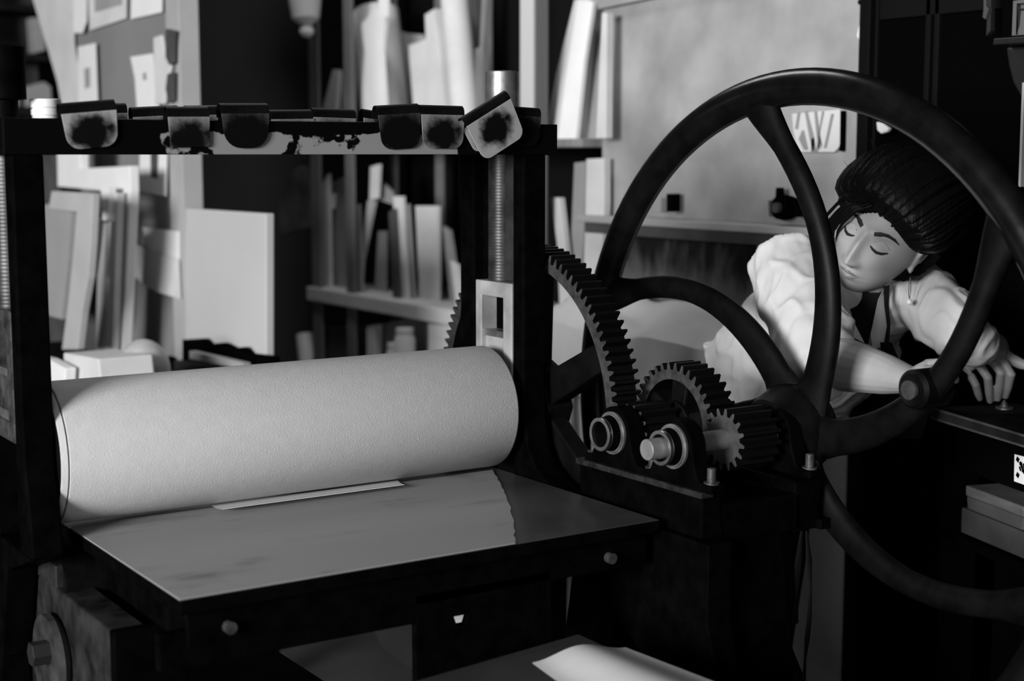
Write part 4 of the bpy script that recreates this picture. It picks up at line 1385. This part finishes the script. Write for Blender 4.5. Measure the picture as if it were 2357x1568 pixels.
# ears
for s_ in (-1, 1):
    e = MB()
    path = []
    for k in range(9):
        t = R(-50 + 230 * k / 8)
        path.append(hw_(s_ * (.0775 + .004 * math.sin(t)), -.010 + .0155 * -math.cos(t) * 1.0, .004 + .024 * math.sin(t)))
    headmb.loft(path, [.0035, .0042, .0042, .0042, .0045, .0045, .0042, .004, .003], None, 10)
    headmb.ellipsoid(hw_(s_ * .074, -.004, .0), (.0065, .013, .022), HM, 10, 14)
    headmb.ellipsoid(hw_(s_ * .0755, .001, -.024), (.004, .007, .009), HM, 8, 12)
head_o = headmb.build('h', SKIN)

# skeleton points
PEL, WAI, CHE, UCH = at(1690, 1015, 3.28), at(1742, 915, 3.25), at(1868, 795, 3.15), at(1945, 705, 3.09)
SHR, SHL = at(1812, 622, 2.98), at(2112, 672, 3.05)
ELR, WRR = at(1893, 828, 2.80), at(2106, 878, 2.62)
ELL, WRL = at(2226, 776, 2.91), at(2300, 806, 3.07)
sax = (SHL - SHR).normalized()
NECK0, NECK1 = at(1985, 705, 3.08), hw_(0, -.022, -.06)
HIPR, HIPL = PEL - sax * .085 + Vector((0, 0, -.06)), PEL + sax * .085 + Vector((0, 0, -.06))


def foot(h, d):
    return Vector((h.x, h.y, 0)) + d


ANR, ANL = foot(HIPR, Vector((.02, .02, .09))), foot(HIPL, Vector((0.0, .05, .09)))
KNR, KNL = HIPR.lerp(ANR, .5) + Vector((-.02, -.03, 0)), HIPL.lerp(ANL, .5) + Vector((-.02, -.03, 0))
bd = MB()
bd.loft([PEL + Vector((0, 0, -.10)), PEL, WAI, CHE, UCH, (SHR + SHL) / 2 + (NECK0 - UCH) * .6], [(.13, .10), (.16, .115), (.13, .095), (.15, .10), (.15, .085), (.07, .05)], sax, 24)
bd.loft([NECK0 + (NECK0 - NECK1) * .25, NECK0.lerp(NECK1, .5), NECK1, hw_(0, -.02, -.02)], [.062, .052, .052, .05], None, 20)
for a_, b_ in ((SHR, 1), (SHL, -1)):
    bd.loft([UCH.lerp(a_, .2), UCH.lerp(a_, .7), a_], [.06, .055, .05], None, 16)
bd.loft([SHR, SHR.lerp(ELR, .5), ELR], [.05, .045, .042], None, 16)
bd.loft([ELR + (SHR - ELR) * .06, ELR + (WRR - ELR) * .08, ELR.lerp(WRR, .3), ELR.lerp(WRR, .7), WRR], [.034, .046, .048, .036, (.021, .029)], (0, 0, 1), 18)
bd.loft([SHL, SHL.lerp(ELL, .5), ELL], [.045, .040, .036], None, 16)
bd.loft([ELL, ELL.lerp(WRL, .35), ELL.lerp(WRL, .75), WRL], [.035, .038, .031, (.029, .02)], (0, 0, 1), 16)
for h, k, a_ in ((HIPR, KNR, ANR), (HIPL, KNL, ANL)):
    bd.loft([h + Vector((0, 0, .06)), h, h.lerp(k, .5), k, k.lerp(a_, .35), a_], [.085, .088, .075, .055, .054, .036], None, 16)

# right hand: closed round the wheel handle
HA = at(2150, 882, 2.56)        # middle of the closed hand
hd = (HA - WRR).normalized()
hs = -FW + RT * .3
hs = hs - hd * hs.dot(hd)
hs.normalize()                                # across the palm, along the handle
hn = hd.cross(hs)
if hn.z < 0:
    hn = -hn
PALM = HA - hd * .035 + hn * .016
bd.loft([WRR, WRR.lerp(PALM, .5) + hn * .004, PALM, PALM + hd * .012], [(.024, .018), (.036, .016), (.042, .014), (.038, .011)], hs, 18)
for i in range(4):
    o_ = hs * (.030 - .020 * i)
    rr = (.0090, .0095, .0092, .0080)[i]
    k0 = PALM + o_ * .95 - hd * .01
    pts = [k0, PALM + o_ + hd * .028 + hn * .002]
    for an in (55, 100, 150, 200):
        q = HA + o_
        pts.append(q + (hd * math.sin(R(an)) + hn * math.cos(R(an))) * (.009 + rr))
    bd.loft(pts, [rr, rr, rr, rr * .95, rr * .9, rr * .7], hs, 12)
bd.loft([WRR.lerp(PALM, .5) + hs * .022 - hn * .004, PALM - hd * .015 + hs * .042 - hn * .012, HA + hs * .040 - hn * .014 - hd * .012, HA + hs * .030 - hn * .018 + hd * .010], [.012, .0115, .010, .0075], None, 12)

# left hand: finger tips down on the desk, thumb stretched to the right
D0 = 3.07
KN = [at(2222, 852, D0 - .02), at(2243, 833, D0 - .025), at(2268, 820, D0 - .03), at(2294, 818, D0 - .03)]
MID = [at(2246, 886, D0 - .03), at(2274, 870, D0 - .04), at(2304, 858, D0 - .045), at(2328, 862, D0 - .045)]
TIP = [at(2256, 924, D0), at(2279, 930, D0), at(2296, 926, D0), at(2314, 920, D0)]
pm = (KN[1] + KN[2]) / 2
bd.loft([WRL, WRL.lerp(pm, .45), pm], [(.026, .020), (.036, .017), (.038, .014)], (KN[3] - KN[0]), 18)
for i in range(4):
    rr = (.0088, .0096, .0098, .0092)[i]
    k = KN[i]
    base = WRL.lerp(k, .55)
    m1 = k.lerp(MID[i], .55) + UP * .004
    bd.loft([base, k, m1, MID[i], MID[i].lerp(TIP[i], .55), TIP[i] + Vector((0, 0, .004))], [rr * 1.1, rr * 1.08, rr * .98, rr * .95, rr * .88, rr * .68], None, 12)
bd.loft([WRL.lerp(pm, .25) + RT * .012, at(2325, 826, D0 - .02), at(2350, 838, D0 - .03), at(2376, 846, D0 - .04)], [.014, .0125, .011, .008], None, 12)
body_o = bd.build('b', SKIN)
person = remesh([body_o, head_o], 'person', SKIN, .0026, 2)
PB = Vector((PEL.x, PEL.y, 0))
person.data.transform(Matrix.Translation(-PB))
person.location = PB
WORLDLOC[person.name] = PB
tag(person, 'dark-haired woman in a white shirt bending over the desk behind the wheel, looking down', 'person')

# face details laid on the skin
from mathutils.bvhtree import BVHTree
bvh = BVHTree.FromPolygons([tuple(hw_(*p)) for p in hv.reshape(-1, 3)], hfaces)


def face_pt(x, z, off=.0):
    o_ = hw_(x, .25, z)
    h = bvh.ray_cast(o_, -hf)
    return (h[0] if h[0] is not None else hw_(x, .09, z)) + hf * off


def strip(name, pts, rad, m, off=.0004):
    P = [face_pt(x, z, off) for x, z in pts]
    return MB().loft(P, rad, hf, 10).build(name, m, person)


BROW = mat('brow_hair', .006, .7)
LIP = mat('lips', .14, .45)
for s_ in (-1, 1):
    strip('eyebrow', [(s_ * x, z) for x, z in ((.013, .026), (.022, .0305), (.033, .0325), (.044, .030), (.053, .024))], [(.001, .0040), (.0014, .0046), (.0014, .0040), (.0012, .0030), (.0006, .001)], BROW)
    strip('lash_line', [(s_ * x, z) for x, z in ((.017, .0045), (.023, .0010), (.031, -.0015), (.039, -.0002), (.046, .0040))], [(.0010, .0012), (.0016, .0024), (.0020, .0030), (.0018, .0028), (.0010, .0014)], BROW, .0008)
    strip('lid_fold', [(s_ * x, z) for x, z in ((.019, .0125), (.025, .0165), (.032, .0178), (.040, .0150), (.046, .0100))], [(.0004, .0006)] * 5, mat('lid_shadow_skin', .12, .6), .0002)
    strip('nostril', [(s_ * x, z) for x, z in ((.0045, -.0462), (.0075, -.0450), (.0100, -.0452))], [(.0012, .0010), (.0016, .0016), (.0008, .0008)], BROW, -.0012)
strip('lips', [(x, z) for x, z in ((-.0225, -.0632), (-.012, -.0598), (-.004, -.0585), (0, -.0592), (.004, -.0585), (.012, -.0598), (.0225, -.0632))], [(.0006, .0008), (.0014, .0030), (.0016, .0036), (.0014, .0034), (.0016, .0036), (.0014, .0030), (.0006, .0008)], LIP, -.0003)
strip('lips', [(x, z) for x, z in ((-.021, -.0640), (-.011, -.0678), (0, -.0692), (.011, -.0678), (.021, -.0640))], [(.0006, .0008), (.0014, .0036), (.0018, .0044), (.0014, .0036), (.0006, .0008)], LIP, -.0003)
strip('mouth_line', [(x, z) for x, z in ((-.0225, -.0637), (-.010, -.0636), (0, -.0640), (.010, -.0636), (.0225, -.0637))], [(.0005, .0005), (.0009, .0008), (.0009, .0009), (.0009, .0008), (.0005, .0005)], BROW, .0002)

# hair: one closed volume that dips under the skin over the face
nu2, nv2 = 70, 96
hp = []
for i in range(nu2 + 1):
    ph = math.pi * i / nu2
    for k in range(nv2):
        th = 2 * math.pi * k / nv2
        d = Vector((math.sin(ph) * math.sin(th), math.sin(ph) * math.cos(th), math.cos(ph)))
        x, y, z = .076 * d.x, .096 * d.y, .117 * d.z
        line = .067 - 9.0 * x * x - .010 * (x < 0) * min(1, -x / .03)
        face = min((y - .012) / .020, (line - z) / .014)      # >0 inside the face
        nape = (-.052 - z) / .02
        de = math.hypot(y + .004, z + .002) if abs(x) > .05 else 1
        hidden = max(min(face, 1), min(nape, 1), min((.027 - de) / .010, 1))
        out = max(0, min(1, .5 - hidden * .9))
        out = out * out * (3 - 2 * out)
        vol = .010 + .026 * max(0, d.z) ** .8 + .030 * max(0, -d.y) + .014 * abs(d.x) * max(0, .3 + d.z)
        wob = 1 + .10 * mnoise.noise(d * 5) + .05 * mnoise.noise(Vector((d.x * 22, d.y * 6, d.z * 22)))
        off = -.010 * (1 - out) + vol * wob * out
        n = Vector((x / .076 ** 2, y / .096 ** 2, z / .117 ** 2)).normalized()
        q = Vector((x, y, z)) + n * off
        hp.append(hw_(*q))
hfs = [(i * nv2 + k, (i + 1) * nv2 + k, (i + 1) * nv2 + (k + 1) % nv2, i * nv2 + (k + 1) % nv2) for i in range(nu2) for k in range(nv2)]
hm = MB()
hm.add(hp, hfs, True)
hm.ellipsoid(hw_(.02, -.135, .03), (.066, .055, .062), HM)           # gathered knot behind


def hair_pt(d, k=1.0, up=0.0):
    n = Vector((d.x / .076, d.y / .096, d.z / .117)).normalized()
    vol = .010 + .026 * max(0, d.z) ** .8 + .030 * max(0, -d.y) + .014 * abs(d.x) * max(0, .3 + d.z)
    return Vector((.076 * d.x, .096 * d.y, .117 * d.z)) + n * (vol * k + up)


rl = random.Random(11)
knot = Vector((.15, -.95, .25)).normalized()
for i in range(64):          # locks combed from the hairline back to the knot
    a_ = -1.35 + 2.7 * (i + rl.uniform(-.4, .4)) / 63
    x = .074 * math.sin(a_)
    z = .069 - 9.0 * x * x + rl.uniform(-.004, .006)
    d0 = Vector((x / .076, max(.12, math.cos(a_)), z / .117)).normalized()
    pts, rad = [], []
    sw = Vector((rl.uniform(-.10, .10), 0, rl.uniform(-.05, .12)))
    lift = rl.uniform(.002, .005)
    w0 = rl.uniform(.85, 1.2)
    for j in range(18):
        t = (j / 17) ** 1.5
        d = (d0.lerp(knot, t) + (Vector((0, 0, .36)) + sw) * (t * (1 - t) * 1.6)).normalized()
        pts.append(hw_(*hair_pt(d, .2 + .92 * min(1, t * 8), lift * min(1, .3 + t * 7))))
        tw = min(1, .25 + t * 7) * min(1, .4 + (1 - t) * 3) * w0
        rad.append((.0105 * tw, .0062 * tw))
    hm.loft(pts, rad, hx, 10)
for i in range(9):           # loose locks falling past her right temple
    x0 = -.012 - .005 * i + rl.uniform(-.003, .003)
    pts = [(x0, .094 - .0016 * i, .070), (x0 - .020, .100 - .003 * i, .046 + rl.uniform(-.004, .004)), (x0 - .034, .090 - .004 * i, .018 + rl.uniform(-.006, .006)), (x0 - .040 - .002 * i, .074 - .004 * i, -.012 - .004 * i), (x0 - .038, .060 - .004 * i, -.034 - .004 * i)]
    r_ = rl.uniform(.0022, .0042)
    hm.loft([hw_(*p) for p in pts], [r_ * .8, r_, r_, r_ * .8, r_ * .25], None, 8)
hair = hm.build('hair', HAIR, person)
rs = random.Random(5)
fw_ = MB()
for i in range(46):
    x0 = -.062 + rs.uniform(-.012, .04)
    b0 = Vector((x0, rs.uniform(-.03, .05), .085 + rs.uniform(-.05, .05)))
    dr = Vector((-.6 + rs.uniform(-.3, .3), rs.uniform(-.2, .4), .35 + rs.uniform(-.7, .4))).normalized()
    L = rs.uniform(.02, .055)
    bend = Vector((rs.uniform(-.3, .3), rs.uniform(-.3, .3), rs.uniform(-.8, .2)))
    b0 = b0 * 1.08
    fw_.loft([hw_(*(b0 + dr * L * t + bend * L * t * t * .6)) for t in (0, .35, .7, 1)], [.0007, .0006, .0005, .0003], None, 4)
tag(fw_.build('loose_strands', HAIR, person), kind='stuff')
# earring on the left ear
e0 = hw_(.082, .004, -.036)
er = MB()
dn_ = Vector((0, 0, -1))
for s_ in (-1, 1):
    er.loft([e0, e0 + dn_ * .012 + hf * (.0045 * s_), e0 + dn_ * .030 + hf * (.0045 * s_), e0 + dn_ * .042], .0008, None, 6)
ero = er.build('earring', STEEL, person)
MB().ellipsoid(e0 + dn_ * .047, (.0058, .0058, .0062)).build('pearl', mat('pearl', .85, .2), ero)

# shirt
tax = (UCH - PEL).normalized()
sfr = sax.cross(tax).normalized()


def fold(c):
    a = mnoise.noise(Vector((c.x * 9, c.y * 9, c.z * 22)) + Vector((3, 1, 0)))
    b = mnoise.noise(Vector((c.x * 26, c.y * 20, c.z * 30)))
    r1 = 1 - abs(mnoise.noise(Vector((c.x * 7, c.y * 14, c.z * 12)) + Vector((8, 2, 5)))) * 2
    r2 = 1 - abs(mnoise.noise(Vector((c.x * 15, c.y * 22, c.z * 13)) + Vector((1, 7, 2)))) * 2
    return .006 * a + .003 * b + .012 * max(0, r1 - .5) + .009 * max(0, r2 - .55)


sh_ = MB()
sh_.loft([PEL + Vector((-.010, 0, .075)), WAI, CHE, UCH, UCH.lerp(NECK0, .75)], [(.165, .128), (.162, .125), (.172, .128), (.168, .108), (.10, .075)], sax, 28)
sh_.loft([CHE.lerp(WAI, .6) - sfr * .03, CHE - sfr * .05, UCH - sfr * .03], [(.13, .10), (.14, .10), (.12, .07)], sax, 20)
for a_ in (SHR, SHL):
    sh_.loft([UCH.lerp(a_, .1), UCH.lerp(a_, .65) + UP * .008, a_], [.085, .080, .068], None, 18)
EXR = ELR + (WRR - ELR) * .17
sh_.loft([SHR - (ELR - SHR) * .12, SHR.lerp(ELR, .3), SHR.lerp(ELR, .65), ELR, EXR], [.066, .076, .074, .070, .062], None, 22)
sh_.loft([SHL - (ELL - SHL) * .1, SHL.lerp(ELL, .35), SHL.lerp(ELL, .7), ELL, ELL.lerp(WRL, .22), ELL.lerp(WRL, .42)], [.064, .068, .064, .051, .045, .039], None, 22)
so = sh_.build('s', SHIRT)
shirt = remesh([so], 'shirt', SHIRT, .0055, 3, fold)
link(shirt, person)
# collar leaves and button band
CA = [at(2062, 640, 3.0), at(2050, 700, 2.985), at(2040, 770, 2.98), at(2032, 800, 2.985)]
CB = [at(2052, 628, 2.97), at(2022, 690, 2.955), at(2004, 770, 2.95), at(2008, 800, 2.955)]


def ribbon(name, A, B, m, th=.0025, parent=person):
    b = MB()
    n = len(A)
    vs = [Vector(p) for p in A] + [Vector(p) for p in B]
    off = FW * th
    vs += [v + off for v in vs[:2 * n]]
    fs = []
    for i in range(n - 1):
        fs += [(i, i + 1, n + i + 1, n + i), (2 * n + i, 3 * n + i, 3 * n + i + 1, 2 * n + i + 1), (i, 2 * n + i, 2 * n + i + 1, i + 1), (n + i, n + i + 1, 3 * n + i + 1, 3 * n + i)]
    fs += [(0, n, 3 * n, 2 * n), (n - 1, 3 * n - 1, 4 * n - 1, 2 * n - 1)]
    b.add(vs, fs, True)
    return b.build(name, m, parent)


ribbon('shirt_collar', CA, CB, SHIRT)
ribbon('shirt_collar', [at(1925, 700, 2.90), at(1936, 740, 2.90), at(1960, 775, 2.90)], [at(1938, 690, 2.92), at(1962, 735, 2.92), at(1990, 790, 2.92)], SHIRT)
ribbon('button_band', [at(2020, 800, 2.955), at(2018, 850, 2.96), at(2028, 905, 2.97)], [at(1986, 790, 2.95), at(1984, 850, 2.955), at(2000, 900, 2.965)], SHIRT)
# dark garment and painted neck shade in the neck opening, apron strap and bib
ribbon('dark_top_shade', [at(1930, 672, 2.985), at(1925, 720, 2.975), at(1930, 770, 2.965), at(1960, 830, 2.965)], [at(2050, 650, 2.99), at(2030, 700, 2.98), at(2005, 760, 2.97), at(1990, 830, 2.965)], DARKCLOTH)
ribbon('apron_strap', [at(2048, 655, 2.962), at(2046, 700, 2.95), at(2050, 745, 2.945), at(2046, 800, 2.945)], [at(2034, 660, 2.960), at(2036, 705, 2.948), at(2042, 750, 2.943), at(2034, 800, 2.943)], DARKCLOTH)
ribbon('apron_bib', [at(2026, 788, 2.95), at(2034, 850, 2.955), at(2020, 920, 2.96), at(1960, 1010, 3.0)], [at(2052, 788, 2.955), at(2080, 850, 2.98), at(2150, 915, 3.02), at(2120, 1010, 3.06)], DARKCLOTH)
# trousers and shoes
tr = MB()
tr.loft([PEL + Vector((0, 0, -.14)), PEL + Vector((0, 0, -.05)), PEL + Vector((0, 0, .085))], [(.165, .13), (.175, .135), (.17, .135)], sax, 22)
for h, k, a_ in ((HIPR, KNR, ANR), (HIPL, KNL, ANL)):
    tr.loft([h + Vector((0, 0, .02)), h.lerp(k, .5), k, k.lerp(a_, .5), a_ + Vector((0, 0, -.02))], [.098, .090, .074, .068, .062], None, 18)
to = tr.build('t', DARKCLOTH)
trousers = remesh([to], 'trousers', DARKCLOTH, .009, 2)
link(trousers, person)
fdir = Vector((FW.x, FW.y, 0)).normalized() * -.6 + RT * .8
fdir.normalize()
for a_ in (ANR, ANL):
    b0 = Vector((a_.x, a_.y, .04)) - fdir * .05
    MB().loft([b0 + Vector((0, 0, .005)), b0 + fdir * .04 + Vector((0, 0, .012)), b0 + fdir * .12, b0 + fdir * .20 + Vector((0, 0, -.008)), b0 + fdir * .235 + Vector((0, 0, -.014))], [(.030, .034), (.034, .05), (.038, .038), (.036, .030), (.018, .022)], fdir.cross(Vector((0, 0, 1))), 16).build('shoe', BLACKM, person)
